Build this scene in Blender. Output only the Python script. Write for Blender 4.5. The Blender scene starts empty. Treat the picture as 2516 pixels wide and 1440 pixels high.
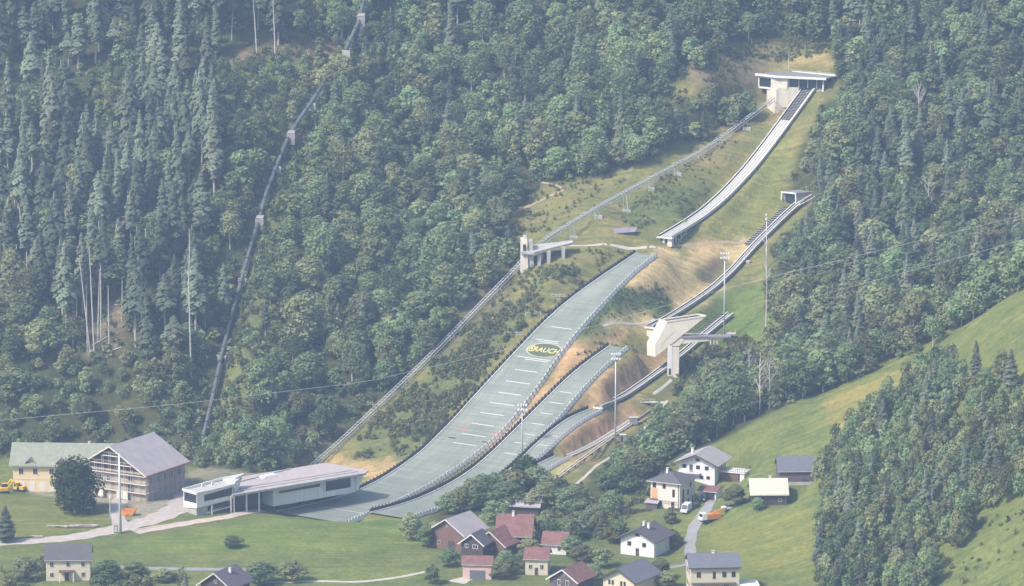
import bpy, math, random
import numpy as np
from mathutils import Vector, Matrix

random.seed(7)
RNG = np.random.default_rng(7)
SC = bpy.context.scene
COL = SC.collection
R = math.radians

# ---------------------------------------------------------------- camera
F = 10709.0                      # focal length in photograph pixels (2516 wide)
PITCH = R(10.5)
HC = 282.8                       # the webcam stands on the opposite valley side
cP, sP = math.cos(PITCH), math.sin(PITCH)
cam = bpy.data.cameras.new('camera')
cam.sensor_width = 36.0
cam.lens = 36.0 * F / 2516.0
cam.clip_start = 1.0
cam.clip_end = 6000.0
camo = bpy.data.objects.new('camera', cam)
COL.objects.link(camo)
camo.location = (0, 0, HC)
camo.rotation_euler = (math.pi / 2 - PITCH, 0, 0)
SC.camera = camo

# ---------------------------------------------------------------- sky and sun
SUN_EL, SUN_AZ = R(47), math.atan2(-0.60, -0.80)      # direction towards the sun, in the x-y plane
world = bpy.data.worlds.new('World')
SC.world = world
world.use_nodes = True
wn = world.node_tree
sky = wn.nodes.new('ShaderNodeTexSky')
sky.sky_type = 'NISHITA'
sky.sun_disc = False
sky.sun_elevation = SUN_EL
sky.sun_rotation = math.pi / 2 - SUN_AZ
sky.dust_density = 2.0
wn.links.new(sky.outputs[0], wn.nodes['Background'].inputs[0])
wn.nodes['Background'].inputs[1].default_value = 0.15
sun = bpy.data.lights.new('sun', 'SUN')
sun.energy = 3.5
sun.angle = R(6)
sun.color = (1.0, 0.93, 0.82)
suno = bpy.data.objects.new('sun', sun)
COL.objects.link(suno)
sdir = Vector((math.cos(SUN_AZ) * math.cos(SUN_EL), math.sin(SUN_AZ) * math.cos(SUN_EL), math.sin(SUN_EL)))
suno.rotation_euler = sdir.to_track_quat('Z', 'Y').to_euler()
suno.location = (-300, 900, 500)
SC.view_settings.view_transform = 'Standard'
SC.view_settings.look = 'None'
SC.view_settings.gamma = 1.0
SC.view_settings.exposure = 0.80
SC.cycles.use_denoising = True
SC.cycles.max_bounces = 4
SC.cycles.diffuse_bounces = 3
SC.cycles.glossy_bounces = 2
SC.cycles.transmission_bounces = 2
SC.cycles.transparent_max_bounces = 4
SC.cycles.volume_bounces = 0
SC.cycles.caustics_reflective = False
SC.cycles.caustics_refractive = False

# ---------------------------------------------------------------- surveying helpers: photograph pixel <-> place
def ray(u, v):
    y = -(v - 720.0) / F
    return np.array([(u - 1258.0) / F, cP + y * sP, -sP + y * cP])

def atY(u, v, Y):
    d = ray(u, v); t = Y / d[1]
    return np.array([d[0] * t, Y, HC + d[2] * t])

def atZ(u, v, Z):
    d = ray(u, v); t = (Z - HC) / d[2]
    return np.array([d[0] * t, d[1] * t, Z])

def proj(X, Y, Z):
    dz = Z - HC
    f = Y * cP - dz * sP
    up = Y * sP + dz * cP
    return 1258.0 + F * X / f, 720.0 - F * up / f

# frame of the ski jumps: x' across to the right, y' uphill, origin under the big take-off
JC = np.array([0.8233, -0.5676]); JU = np.array([0.5676, 0.8233])
JO = np.array([45.63, 1350.0])
JROT = math.atan2(JC[1], JC[0])

def jp(u, v, w):
    """pixel -> jump coordinates (w, y, z) on the vertical plane w = const"""
    d = ray(u, v)
    t = (w + JO @ JC) / (d[0] * JC[0] + d[1] * JC[1])
    p = np.array([d[0] * t, d[1] * t])
    return np.array([w, (p - JO) @ JU, HC + d[2] * t])

def j2w(w, y, z):
    p = JO + JC * w + JU * y
    return np.array([p[0], p[1], z])

def w2j(x, y):
    return (x - JO[0]) * JC[0] + (y - JO[1]) * JC[1], (x - JO[0]) * JU[0] + (y - JO[1]) * JU[1]

# ---------------------------------------------------------------- mesh and material helpers
MATS = {}
def mat(name, col, rough=0.8, var=0.12, scale=0.6, bump=0.0, bscale=4.0, metal=0.0, spec=0.3, col2=None, streak=False):
    if name in MATS: return MATS[name]
    m = bpy.data.materials.new(name); m.use_nodes = True
    nt = m.node_tree; b = nt.nodes['Principled BSDF']
    b.inputs['Roughness'].default_value = rough
    b.inputs['Metallic'].default_value = metal
    b.inputs['Specular IOR Level'].default_value = spec
    tc = nt.nodes.new('ShaderNodeTexCoord')
    n1 = nt.nodes.new('ShaderNodeTexNoise'); n1.inputs['Scale'].default_value = scale
    n1.inputs['Detail'].default_value = 5.0; n1.inputs['Roughness'].default_value = 0.65
    mp = nt.nodes.new('ShaderNodeMapping'); mp.inputs['Scale'].default_value = (1.6, 1.6, .22) if streak else (1, 1, 1)
    nt.links.new(tc.outputs['Object'], mp.inputs['Vector']); nt.links.new(mp.outputs[0], n1.inputs['Vector'])
    rmp = nt.nodes.new('ShaderNodeValToRGB')
    c2 = col2 if col2 else tuple(min(1, c * (1 + var)) for c in col)
    c1 = tuple(c * (1 - var) for c in col) if not col2 else col
    rmp.color_ramp.elements[0].position = 0.3; rmp.color_ramp.elements[1].position = 0.7
    rmp.color_ramp.elements[0].color = (*c1, 1); rmp.color_ramp.elements[1].color = (*c2, 1)
    nt.links.new(n1.outputs[0], rmp.inputs[0])
    nt.links.new(rmp.outputs[0], b.inputs['Base Color'])
    if bump:
        n2 = nt.nodes.new('ShaderNodeTexNoise'); n2.inputs['Scale'].default_value = bscale
        n2.inputs['Detail'].default_value = 4.0
        nt.links.new(tc.outputs['Object'], n2.inputs['Vector'])
        bp = nt.nodes.new('ShaderNodeBump'); bp.inputs['Strength'].default_value = bump
        bp.inputs['Distance'].default_value = 0.2
        nt.links.new(n2.outputs[0], bp.inputs['Height'])
        nt.links.new(bp.outputs[0], b.inputs['Normal'])
    MATS[name] = m
    return m

class MB:
    """collects boxes, bars, prisms; build() links them as one mesh object"""
    def __init__(s): s.v = []; s.f = []
    def quad(s, a, b, c, d):
        n = len(s.v); s.v += [tuple(a), tuple(b), tuple(c), tuple(d)]; s.f.append((n, n+1, n+2, n+3)); return s
    def poly(s, pts):
        n = len(s.v); s.v += [tuple(p) for p in pts]; s.f.append(tuple(range(n, n+len(pts)))); return s
    def box(s, x0, x1, y0, y1, z0, z1):
        n = len(s.v)
        s.v += [(x0,y0,z0),(x1,y0,z0),(x1,y1,z0),(x0,y1,z0),(x0,y0,z1),(x1,y0,z1),(x1,y1,z1),(x0,y1,z1)]
        s.f += [(n,n+3,n+2,n+1),(n+4,n+5,n+6,n+7),(n,n+1,n+5,n+4),(n+1,n+2,n+6,n+5),(n+2,n+3,n+7,n+6),(n+3,n,n+4,n+7)]
        return s
    def hexa(s, bot, top):
        """eight corners: bottom four counter-clockwise, then top four"""
        n = len(s.v); s.v += [tuple(p) for p in bot] + [tuple(p) for p in top]
        k = len(bot)
        s.f.append(tuple(range(n+k-1, n-1, -1))); s.f.append(tuple(range(n+k, n+2*k)))
        for i in range(k):
            j = (i+1) % k
            s.f.append((n+i, n+j, n+k+j, n+k+i))
        return s
    def bar(s, a, b, w, h=None, up=(0,0,1)):
        """box-section bar from a to b, width w, height h"""
        h = w if h is None else h
        a = Vector(a); b = Vector(b); d = (b-a)
        if d.length < 1e-6: return s
        d.normalize(); upv = Vector(up)
        sd = d.cross(upv)
        if sd.length < 1e-4: sd = d.cross(Vector((1,0,0)))
        sd.normalize(); nu = sd.cross(d); nu.normalize()
        p = lambda q, i, j: q + sd*(i*w/2) + nu*(j*h/2)
        s.hexa([p(a,-1,-1), p(a,1,-1), p(b,1,-1), p(b,-1,-1)], [p(a,-1,1), p(a,1,1), p(b,1,1), p(b,-1,1)])
        return s
    def tube(s, pts, r, n=6, cap=True):
        rs = r if hasattr(r, '__len__') else [r]*len(pts)
        pts = [Vector(p) for p in pts]; base = len(s.v)
        for i, p in enumerate(pts):
            d = (pts[min(i+1, len(pts)-1)] - pts[max(i-1, 0)]).normalized()
            a = d.cross(Vector((0,0,1)))
            if a.length < 1e-3: a = d.cross(Vector((1,0,0)))
            a.normalize(); b = d.cross(a)
            for k in range(n):
                t = 2*math.pi*k/n
                s.v.append(tuple(p + a*(math.cos(t)*rs[i]) + b*(math.sin(t)*rs[i])))
        for i in range(len(pts)-1):
            for k in range(n):
                k2 = (k+1) % n
                s.f.append((base+i*n+k, base+i*n+k2, base+(i+1)*n+k2, base+(i+1)*n+k))
        if cap:
            s.f.append(tuple(base+k for k in range(n-1,-1,-1)))
            s.f.append(tuple(base+(len(pts)-1)*n+k for k in range(n)))
        return s
    def mesh(s, name, m=None):
        me = bpy.data.meshes.new(name); me.from_pydata(s.v, [], s.f); me.update()
        if m: me.materials.append(m)
        return me
    def build(s, name, m, parent=None, loc=None, smooth=False):
        return link(name, s.mesh(name, m), parent, loc, smooth)

def link(name, me, parent=None, loc=None, smooth=False, rot=None):
    o = bpy.data.objects.new(name, me); COL.objects.link(o)
    if parent is not None: o.parent = parent
    if loc is not None: o.location = tuple(loc)
    if rot is not None: o.rotation_euler = rot
    if smooth and me is not None:
        me.polygons.foreach_set('use_smooth', [True]*len(me.polygons))
    return o

def tag(o, label, cat, group=None, kind=None):
    o['label'] = label; o['category'] = cat
    if group: o['group'] = group
    if kind: o['kind'] = kind
    return o

def thing(name, label, cat, loc=(0,0,0), rz=0.0, group=None):
    o = bpy.data.objects.new(name, None); COL.objects.link(o)
    o.empty_display_size = 1.0; o['kind'] = 'thing'
    o.location = tuple(loc); o.rotation_euler = (0,0,rz)
    return tag(o, label, cat, group)

def struct(o):
    o['kind'] = 'structure'; return o

# ---------------------------------------------------------------- jump profiles, surveyed from the photograph
def strip_from_edges(L, Rr, w, step=2.0):
    Rr = np.array(Rr, float); rows = []
    for (u, v) in L:
        best = None
        for (a, b) in zip(Rr[:-1], Rr[1:]):
            # intersect L + s*(1, .125) with segment a-b
            M = np.array([[1.0, -(b-a)[0]], [0.125, -(b-a)[1]]])
            if abs(np.linalg.det(M)) < 1e-6: continue
            s_, k = np.linalg.solve(M, a - np.array([u, v]))
            if -0.02 <= k <= 1.02 and s_ > 0 and (best is None or s_ < best): best = s_
        if best is None: continue
        um, vm = u + best/2, v + 0.0625*best
        p = jp(um, vm, w)
        rows.append((p[1], p[2], best/13.06))
    rows.sort()
    return smooth_profile(rows, step)

def strip_from_centre(C, w, hw, step=2.0):
    rows = []
    for (u, v) in C:
        p = jp(u, v, w); rows.append((p[1], p[2], hw))
    rows.sort()
    return smooth_profile(rows, step)

def smooth_profile(rows, step):
    a = np.array(rows)
    n = max(3, int((a[-1,0]-a[0,0])/step)+1)
    y = np.linspace(a[0,0], a[-1,0], n)
    z = np.interp(y, a[:,0], a[:,1]); h = np.interp(y, a[:,0], a[:,2])
    k = max(3, int(9/step)|1); ker = np.hanning(k+2)[1:-1]; ker /= ker.sum()
    def sm(q):
        pad = k//2
        e = np.concatenate([2*q[0]-q[1:pad+1][::-1], q, 2*q[-1]-q[-pad-1:-1][::-1]])
        return np.convolve(e, ker, 'valid')
    for _ in range(2): z = sm(z)
    h = sm(h)
    return np.stack([y, z, h], 1)      # columns: y' (uphill), z, half width

W108, W66, W40, W22 = 0.0, 20.0, 30.0, 37.0
L108 = [(1565,622),(1500,665),(1440,707),(1390,745),(1340,790),(1300,832),(1250,885),(1200,940),(1150,995),(1115,1035),(1080,1070),(1040,1110),(1000,1140),(940,1180),(880,1210),(800,1235),(683,1262)]
R108 = [(1632,614),(1580,650),(1540,685),(1500,728),(1455,775),(1420,815),(1385,858),(1355,900),(1325,945),(1300,980),(1270,1015),(1240,1052),(1200,1090),(1150,1130),(1090,1170),(1040,1200),(980,1230),(912,1258),(840,1285)]
S108 = strip_from_edges(L108, R108, W108)
L66 = [(1555,822),(1500,850),(1450,885),(1400,925),(1350,975),(1300,1025),(1265,1060),(1220,1105),(1170,1150),(1110,1190),(1040,1224),(980,1245),(915,1262)]
R66 = [(1592,828),(1545,850),(1500,888),(1465,920),(1430,955),(1395,1000),(1360,1042),(1317,1080),(1282,1118),(1236,1164),(1180,1205),(1104,1240),(1042,1260),(980,1278)]
S66 = strip_from_edges(L66, R66, W66)
L40 = [(1450,1007),(1410,1022),(1380,1040),(1340,1073),(1310,1100),(1280,1130),(1250,1158),(1215,1185)]
R40 = [(1480,1009),(1459,1015),(1407,1047),(1367,1082),(1326,1120),(1290,1150),(1250,1180),(1225,1200)]
S40 = strip_from_edges(L40, R40, W40)
L22 = [(1365,1122),(1350,1128),(1328,1139),(1305,1152),(1275,1170),(1235,1188)]
R22 = [(1412,1119),(1380,1131),(1357,1144),(1337,1157),(1305,1176),(1270,1195)]
S22 = strip_from_edges(L22, R22, W22)
I108 = strip_from_centre([(1634,583),(1690,550),(1730,523),(1775,485),(1815,443),(1845,410),(1880,365),(1910,325),(1940,284),(1965,250),(1990,215)], W108, 2.4)
I66 = strip_from_centre([(1597,803),(1640,783),(1700,745),(1750,710),(1800,665),(1850,608),(1900,558),(1945,515),(1978,487)], W66, 1.3)
I40 = strip_from_centre([(1470,1000),(1530,977),(1600,928),(1640,898),(1680,868),(1710,842),(1750,808),(1795,772)], W40, 1.0)
I22 = strip_from_centre([(1398,1121),(1440,1103),(1480,1080),(1510,1061),(1550,1036)], W22, 0.8)

# inclined lift: pixel of the track, height above ground
LIFT = [(742,1162,0.8),(830,1088,1.2),(1000,927,1.5),(1110,818,1.6),(1225,700,1.8),(1278,645,1.8),(1330,588,3.5),(1405,545,5.0),(1465,508,2.4),(1535,470,6.5),(1598,436,2.6),(1660,403,3.2),(1720,372,2.0),(1778,334,1.8),(1830,292,3.0),(1900,240,6.0)]
def lift_w(u): return float(np.interp(u, [742, 1280, 1900], [-38, -28, -9]))
def lift_pt(u, v):
    p = jp(u, v, lift_w(u)); return j2w(*p)

# ---------------------------------------------------------------- terrain
CTRL = []
def ctl(p, dz=0.0): CTRL.append((p[0], p[1], p[2] + dz))
for S_, w, off in ((S108,W108,-.3),(S66,W66,-.3),(S40,W40,-.3),(S22,W22,-.3)):
    for r in S_[::6]: ctl(j2w(w, r[0], r[1]), off)
for r in I108[8::5]: ctl(j2w(W108, r[0], r[1]), -0.8)
for r in I66[6::5]: ctl(j2w(W66, r[0], r[1]), -1.0)
for r in I40[6::5]: ctl(j2w(W40, r[0], r[1]), -1.0)
for r in I22[2::4]: ctl(j2w(W22, r[0], r[1]), -0.6)
for (u, v, h) in LIFT: ctl(lift_pt(u, v), -h)
for u, v, z in [(0,1230,0),(110,1222,0),(300,1300,0),(450,1250,0),(600,1280,-.2),(690,1270,-.1),(880,1310,-.4),(1000,1330,-.8),
                (0,1440,-1),(400,1440,-1),(800,1440,-1.4),(1200,1440,-1.6),(1560,1440,-.5),(0,1090,1.2),(250,1085,1.2),(490,1094,2.2),(640,1128,1.6),
                (1200,1300,-.6),(1350,1290,0),(1450,1260,1.0),(-250,1300,0),(-250,1120,1.5),(1400,1205,2.2),(1550,1200,3.2),
                (-200,1900,-3),(600,1900,-3),(1300,1900,-3),(2000,1900,-1),(2700,1900,3),(1700,1320,.6),(1560,1300,.6),(1640,1245,3.4),(1720,1190,6.2),
                (1955,1192,12),(1890,1242,8),(1690,1112,9),(1800,1060,14.5),(1900,1010,20),(2100,935,29),(2300,850,40),(2400,780,49),(2516,712,58),(2700,610,71),
                (2000,1100,17),(2000,1400,5),(2300,1440,8),(2516,1440,14),(2516,1100,32),(2250,1100,25),(2400,950,40),(2200,1250,16),(2750,1440,24),(2750,1000,48),(1850,1330,4)]:
    ctl(atZ(u, v, z))
for x, y, z in [(150,1278,50),(118,1285,40),(92,1283,27),(70,1272,15),(48,1262,9),(185,1280,60)]: ctl((x, y, z))
def hp(u, v):
    t = math.tan(PITCH + math.atan((v-720)/F)); Y = (HC + .62*1262)/(t+.62); return atY(u, v, Y)
def jplane(u, v):
    d = ray(u, v)
    a = .62*(d[0]*.5676 + d[1]*.8233) - d[2]
    t = (HC - 48 + .62*(JO[0]*.5676 + JO[1]*.8233)) / a
    return np.array([d[0]*t, d[1]*t, HC + d[2]*t])
for u in (-250, 60, 330, 600):
    for v in (980, 800, 560, 300, 40, -180): ctl(hp(u, v))
for u, k in ((860,.25),(1060,.5),(1280,.75)):
    for v in (700, 520, 280, 30, -180):
        if (u == 1280 and v > 500) or (u == 1060 and v > 600): continue
        a, b = hp(u, v), jplane(u, v); ctl(atY(u, v, a[1]*(1-k)+b[1]*k))
for u, v in ((1520,330),(1500,120),(1560,-40),(1750,200),(1760,60)): ctl(jplane(u, v))
for u, v, Y in [(2000,20,1463),(2250,0,1460),(2516,0,1455),(2750,0,1450),(2000,700,1322),(2200,600,1342),(2500,500,1362),(2500,250,1410),(2250,250,1412),(2100,420,1380),
                (2050,560,1352),(2750,450,1365),(2000,-180,1510),(2516,-180,1505)]:
    ctl(atY(u, v, Y))
CT = np.array(CTRL)
def tps_fit(P, lam=0.25):
    c = P[:, :2]/100.0; n = len(c)
    d = np.linalg.norm(c[:,None]-c[None], axis=2)
    K = np.where(d > 0, d*d*np.log(np.maximum(d, 1e-9)), 0) + np.eye(n)*lam*0.01
    Q = np.hstack([np.ones((n,1)), c])
    A = np.block([[K, Q], [Q.T, np.zeros((3,3))]])
    s = np.linalg.solve(A, np.concatenate([P[:,2], np.zeros(3)]))
    return c, s
TC, TS = tps_fit(CT)
def tps(x, y):
    x = np.asarray(x, float); y = np.asarray(y, float)
    sh = x.shape; q = np.stack([x.ravel(), y.ravel()], 1)/100.0
    out = np.empty(len(q))
    for i in range(0, len(q), 20000):
        b = q[i:i+20000]
        d = np.linalg.norm(b[:,None]-TC[None], axis=2)
        out[i:i+20000] = np.where(d > 0, d*d*np.log(np.maximum(d, 1e-9)), 0) @ TS[:-3] + TS[-3] + b @ TS[-2:]
    return out.reshape(sh)
def vnoise(x, y, s, seed=0):
    """smooth value noise for the lie of the land"""
    x = np.asarray(x)/s; y = np.asarray(y)/s
    xi = np.floor(x).astype(int); yi = np.floor(y).astype(int); fx = x-xi; fy = y-yi
    fx = fx*fx*(3-2*fx); fy = fy*fy*(3-2*fy)
    def h(a, b):
        n = (a*374761393 + b*668265263 + seed*982451653) & 0x7fffffff
        n = ((n ^ (n >> 13))*1274126177) & 0x7fffffff
        return ((n ^ (n >> 16)) & 0xffff)/65535.0
    return (h(xi,yi)*(1-fx)+h(xi+1,yi)*fx)*(1-fy) + (h(xi,yi+1)*(1-fx)+h(xi+1,yi+1)*fx)*fy

GS = 1.3
XA = np.arange(-195, 195.01, GS); YA = np.arange(1015, 1560, GS)
GX, GY = np.meshgrid(XA, YA)
GZ = tps(GX, GY)
slope_ = np.hypot(*np.gradient(GZ, GS))
GZ += (vnoise(GX, GY, 14, 1)-.5)*np.clip(slope_*2.2, .15, 1.3) + (vnoise(GX, GY, 4.5, 2)-.5)*np.clip(slope_*1.0, .05, .5)
GW, GYU = w2j(GX, GY)
def carve(S_, w, drop, inner=0.8, outer=7.0, ends=4.0):
    global GZ
    y, z, h = S_.T
    zz = np.interp(GYU, y, z) - drop; hh = np.interp(GYU, y, h)
    lat = np.abs(GW - w) - hh
    k = 1 - np.clip((lat-inner)/(outer-inner), 0, 1)
    e = np.maximum(y[0]-GYU, GYU-y[-1]); k *= 1-np.clip(e/ends, 0, 1)
    k = k*k*(3-2*k)
    GZ = GZ*(1-k) + zz*k
carve(I108[9:], W108, 0.9, 0.4, 5); carve(I66[8:], W66, 1.0, 0.4, 8); carve(I40[5:], W40, 0.9, 0.3, 7); carve(I22, W22, 0.5, .3, 5)
carve(S22, W22, .45, .5, 7, 9); carve(S40, W40, .45, .5, 9, 9); carve(S66, W66, .45, 0.6, 9, 9); carve(S108, W108, .45, 0.8, 9, 7)
carve(S66, W66, .45, 0.3, 4.5); carve(S40, W40, .45, .3, 2.6); carve(S22, W22, .45, .3, 2); carve(I22, W22, 0.5, .3, 1.5); carve(I40[5:], W40, 0.9, .3, 2)
def carve_line(pts, inner, outer):
    """keep the ground below a line of points (x, y, top z)"""
    global GZ
    P = np.array(pts)
    n = []
    for a, b in zip(P[:-1], P[1:]):
        k = max(2, int(np.hypot(*(b-a)[:2])/2)); n += [a+(b-a)*i/k for i in range(k)]
    for x, y, z in n:
        d = np.hypot(GX-x, GY-y); m = d < outer
        k = 1-np.clip((d[m]-inner)/(outer-inner), 0, 1)
        GZ[m] = np.minimum(GZ[m], z + (1-k)*4.0)
carve_line([tuple(lift_pt(u, v) - np.array([0, 0, h])) for u, v, h in LIFT], 1.5, 9.0)
PIPE = [(495,1090),(520,985),(545,870),(570,770),(595,680),(620,590),(637,535),(655,470),(680,405),(700,355),(714,325),(740,285),(765,250),(790,210),(850,120),(880,55),(905,-40)]
PIPE3 = [hp(u, v) for u, v in PIPE]
carve_line([tuple(p - np.array([0, 0, 1.7])) for p in PIPE3], 1.5, 8.0)
def pad(x, y, z, r, soft=5.0):
    global GZ
    d = np.hypot(GX-x, GY-y); k = 1-np.clip((d-r)/soft, 0, 1); k = k*k*(3-2*k)
    GZ = GZ*(1-k) + z*k
def H(x, y):
    fx = np.clip((np.asarray(x, float)-XA[0])/GS, 0, len(XA)-1.001); fy = np.clip((np.asarray(y, float)-YA[0])/GS, 0, len(YA)-1.001)
    i = fx.astype(int); j = fy.astype(int); a = fx-i; b = fy-j
    return (GZ[j,i]*(1-a)+GZ[j,i+1]*a)*(1-b) + (GZ[j+1,i]*(1-a)+GZ[j+1,i+1]*a)*b
def hit(u, v):
    d = ray(u, v); t = np.arange(1020, 1640, 0.4)/d[1]
    x, y, z = d[0]*t, d[1]*t, HC+d[2]*t
    k = np.nonzero(z < H(x, y))[0]
    k = k[0] if len(k) else len(t)-1
    return np.array([x[k], y[k], float(H(x[k], y[k]))])
for u_, v_, dx_, dy_, r_ in ((1712,1184,4,6,10.5),(1634,1249,2,5,7.5),(1738,1228,1,3,4.5),(1890,1241,0,4,6.5),(1957,1192,0,4,6.5),(1566,1366,1,5,7),(1756,1480,2,4,8)):
    p_ = hit(u_, v_); pad(p_[0]+dx_, p_[1]+dy_, p_[2], r_, 6.0)

# ---------------------------------------------------------------- ground: one sheet, fine where the photograph looks
def inpoly(u, v, poly):
    r = np.zeros(np.shape(u), bool); n = len(poly)
    for i in range(n):
        x1, y1 = poly[i]; x2, y2 = poly[(i+1) % n]
        c = ((y1 > v) != (y2 > v)) & (u < (x2-x1)*(v-y1)/((y2-y1) if y2 != y1 else 1e-9) + x1)
        r ^= c
    return r
CLEAR_HILL = [(1250,530),(1340,450),(1460,440),(1640,375),(1790,330),(1850,290),(1840,262),(1760,250),(1640,242),(1600,215),(1710,200),(1725,170),(1800,115),(1900,95),(2040,115),(2065,200),(2020,270),(1985,340),(1955,420),(1935,480),(2000,490),(1975,540),(1900,620),(1885,720),(1880,850),(1800,870),(1720,910),(1660,975),(1645,1000),(1590,1050),(1500,1120),(1420,1195),(1330,1180),(1240,1165),(1100,1245),(1000,1270),(690,1270),(740,1165),(830,1090),(1000,925),(1220,700),(1290,640)]
CLEAR_VALLEY = [(-400,1215),(30,1130),(440,1135),(480,1150),(560,1165),(740,1150),(690,1265),(1000,1265),(1050,1255),(1060,1340),(1060,2400),(-400,2400)]
CLEAR_VILLAGE = [(1060,2400),(1060,1340),(1200,1250),(1330,1185),(1420,1195),(1480,1240),(1560,1200),(1650,1125),(1690,1112),(1800,1060),(1900,1010),(2100,935),(2300,850),(2400,780),(2516,712),(3000,430),(3000,2400)]
SOILS = [  # bare earth and worn grass, in order (outline, colour, softness)
 ([(1555,630),(1640,608),(1690,635),(1760,685),(1780,720),(1720,750),(1680,775),(1640,730),(1570,712),(1525,700)], (.43,.33,.20)),
 ([(1680,600),(1850,590),(1860,610),(1800,650),(1690,640)], (.43,.33,.20)),
 ([(1690,655),(1790,640),(1770,700),(1730,690)], (.13,.11,.085)),
 ([(1480,790),(1610,770),(1640,790),(1600,830),(1530,815),(1480,815)], (.42,.33,.19)),
 ([(1385,860),(1440,840),(1560,815),(1500,850),(1430,895),(1340,975),(1290,1030),(1250,1075),(1210,1100),(1290,1000),(1340,935)], (.42,.27,.17)),
 ([(1180,1110),(1300,1000),(1310,1010),(1150,1150)], (.42,.32,.25)),
 ([(1470,930),(1520,895),(1590,862),(1645,870),(1640,905),(1560,965),(1470,1000),(1400,1035),(1365,1045),(1415,985)], (.42,.28,.18)),
 ([(1400,1060),(1470,1015),(1570,1000),(1570,1030),(1500,1070),(1420,1110),(1370,1122),(1350,1110)], (.42,.26,.18)),
 ([(1340,1160),(1400,1125),(1500,1085),(1440,1130),(1370,1175)], (.43,.34,.2)),
 ([(790,1150),(830,1118),(900,1130),(1010,1130),(1000,1150),(930,1190),(890,1205),(905,1165)], (.42,.29,.17)),
 ([(640,1180),(740,1165),(800,1150),(905,1165),(880,1200)], (.2,.22,.09)),
 ([(1700,140),(1800,110),(1900,100),(1900,230),(1820,250),(1720,240)], (.17,.14,.1)),
 ([(1920,140),(2060,150),(2060,165),(1920,170)], (.32,.25,.13)),
 ([(1880,250),(1930,270),(1920,300),(1890,290)], (.3,.2,.15)),
 ([(1790,300),(1850,290),(1800,370),(1740,400),(1700,390)], (.26,.21,.11)),
 ([(215,760),(300,740),(305,850),(225,885)], (.19,.15,.12)),
 ([(560,120),(860,100),(850,125),(700,135),(560,155)], (.21,.15,.11)),
 ([(700,1060),(830,1040),(800,1110),(720,1140)], (.19,.15,.12)),
 ([(1000,800),(1200,700),(1290,690),(1240,780),(1130,880),(1000,900)], (.15,.14,.08)),
 ([(2000,820),(1900,850),(1880,990)], (.1,.13,.05)),
]
GREENS = [
 ([(1480,705),(1650,705),(1660,760),(1620,790),(1470,790),(1420,830)], (.075,.11,.045)),
 ([(1700,740),(1860,700),(1870,860),(1740,890),(1700,860)], (.12,.16,.05)),
 ([(1530,480),(1760,440),(1700,560),(1560,560)], (.12,.14,.055)),
 ([(1880,340),(1950,330),(1930,480),(1880,600),(1700,560),(1800,440)], (.2,.2,.075)),
 ([(1940,680),(1860,690),(1870,880),(1700,930),(1650,990),(1700,1000),(1900,860)], (.15,.18,.065)),
]
MEADOWS = [
 ([(1690,1112),(2516,700),(3000,400),(3000,2400),(1640,2400),(1640,1230)], (.145,.168,.06)),
 ([(2010,985),(2250,885),(2330,860),(2330,900),(2240,960),(2150,1060),(2040,1050)], (.24,.21,.075)),
 ([(1900,1260),(2000,1250),(2000,1420),(1700,1420),(1740,1300)], (.18,.19,.06)),
 ([(-400,1225),(280,1225),(250,1300),(-400,1400)], (.165,.175,.06)),
 ([(320,1330),(690,1270),(990,1270),(1060,1340),(800,1360),(300,1360)], (.15,.19,.055)),
 ([(770,1395),(1040,1395),(1000,1430),(780,1430)], (.16,.19,.06)),
]
PAVES = [
 ([(60,1212),(230,1200),(300,1230),(440,1175),(480,1180),(445,1215),(440,1255),(400,1275),(330,1275),(280,1235),(230,1235)], (.3,.27,.24)),
 ([(440,1178),(480,1150),(650,1160),(560,1200),(480,1215)], (.2,.19,.15)),
]
GU, GV = proj(GX, GY, GZ)
ju = (vnoise(GX, GY, 6, 5)-.5)*36 + (vnoise(GX, GY, 2.6, 6)-.5)*16
jv = (vnoise(GX, GY, 6, 7)-.5)*30 + (vnoise(GX, GY, 2.6, 8)-.5)*14
C3 = np.empty(GX.shape+(3,)); C3[:] = (.065, .07, .032)                       # forest floor
def paint(poly, col, jit=1.0, mixk=1.0):
    m = inpoly(GU+ju*jit, GV+jv*jit, poly); C3[m] = C3[m]*(1-mixk) + np.array(col)*mixk
paint(CLEAR_HILL, (.185, .175, .075))
paint(CLEAR_VALLEY, (.14, .165, .058)); paint(CLEAR_VILLAGE, (.13, .15, .058))
for p, c in GREENS: paint(p, c)
paint([(520,1070),(560,930),(620,640),(690,430),(760,330),(800,330),(730,480),(690,640),(650,900),(630,1070)], (.15,.165,.07))
paint([(480,150),(860,140),(800,225),(740,310),(690,400),(620,330),(540,330)], (.14,.155,.065))
paint([(865,1115),(960,1000),(1080,900),(1180,800),(1250,735),(1290,750),(1235,850),(1150,960),(1080,1040),(1010,1120)], (.12,.14,.062))
for p, c in SOILS: paint(p, c)
for p, c in MEADOWS: paint(p, c, .7)
for p, c in PAVES: paint(p, c, .4)
k = 3
Cp = C3.copy()
for ax in (0, 1):                                                            # soften borders over about 3 m
    Cp = (np.roll(Cp, 1, ax) + 2*Cp + np.roll(Cp, -1, ax))/4
C3 = Cp

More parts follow.
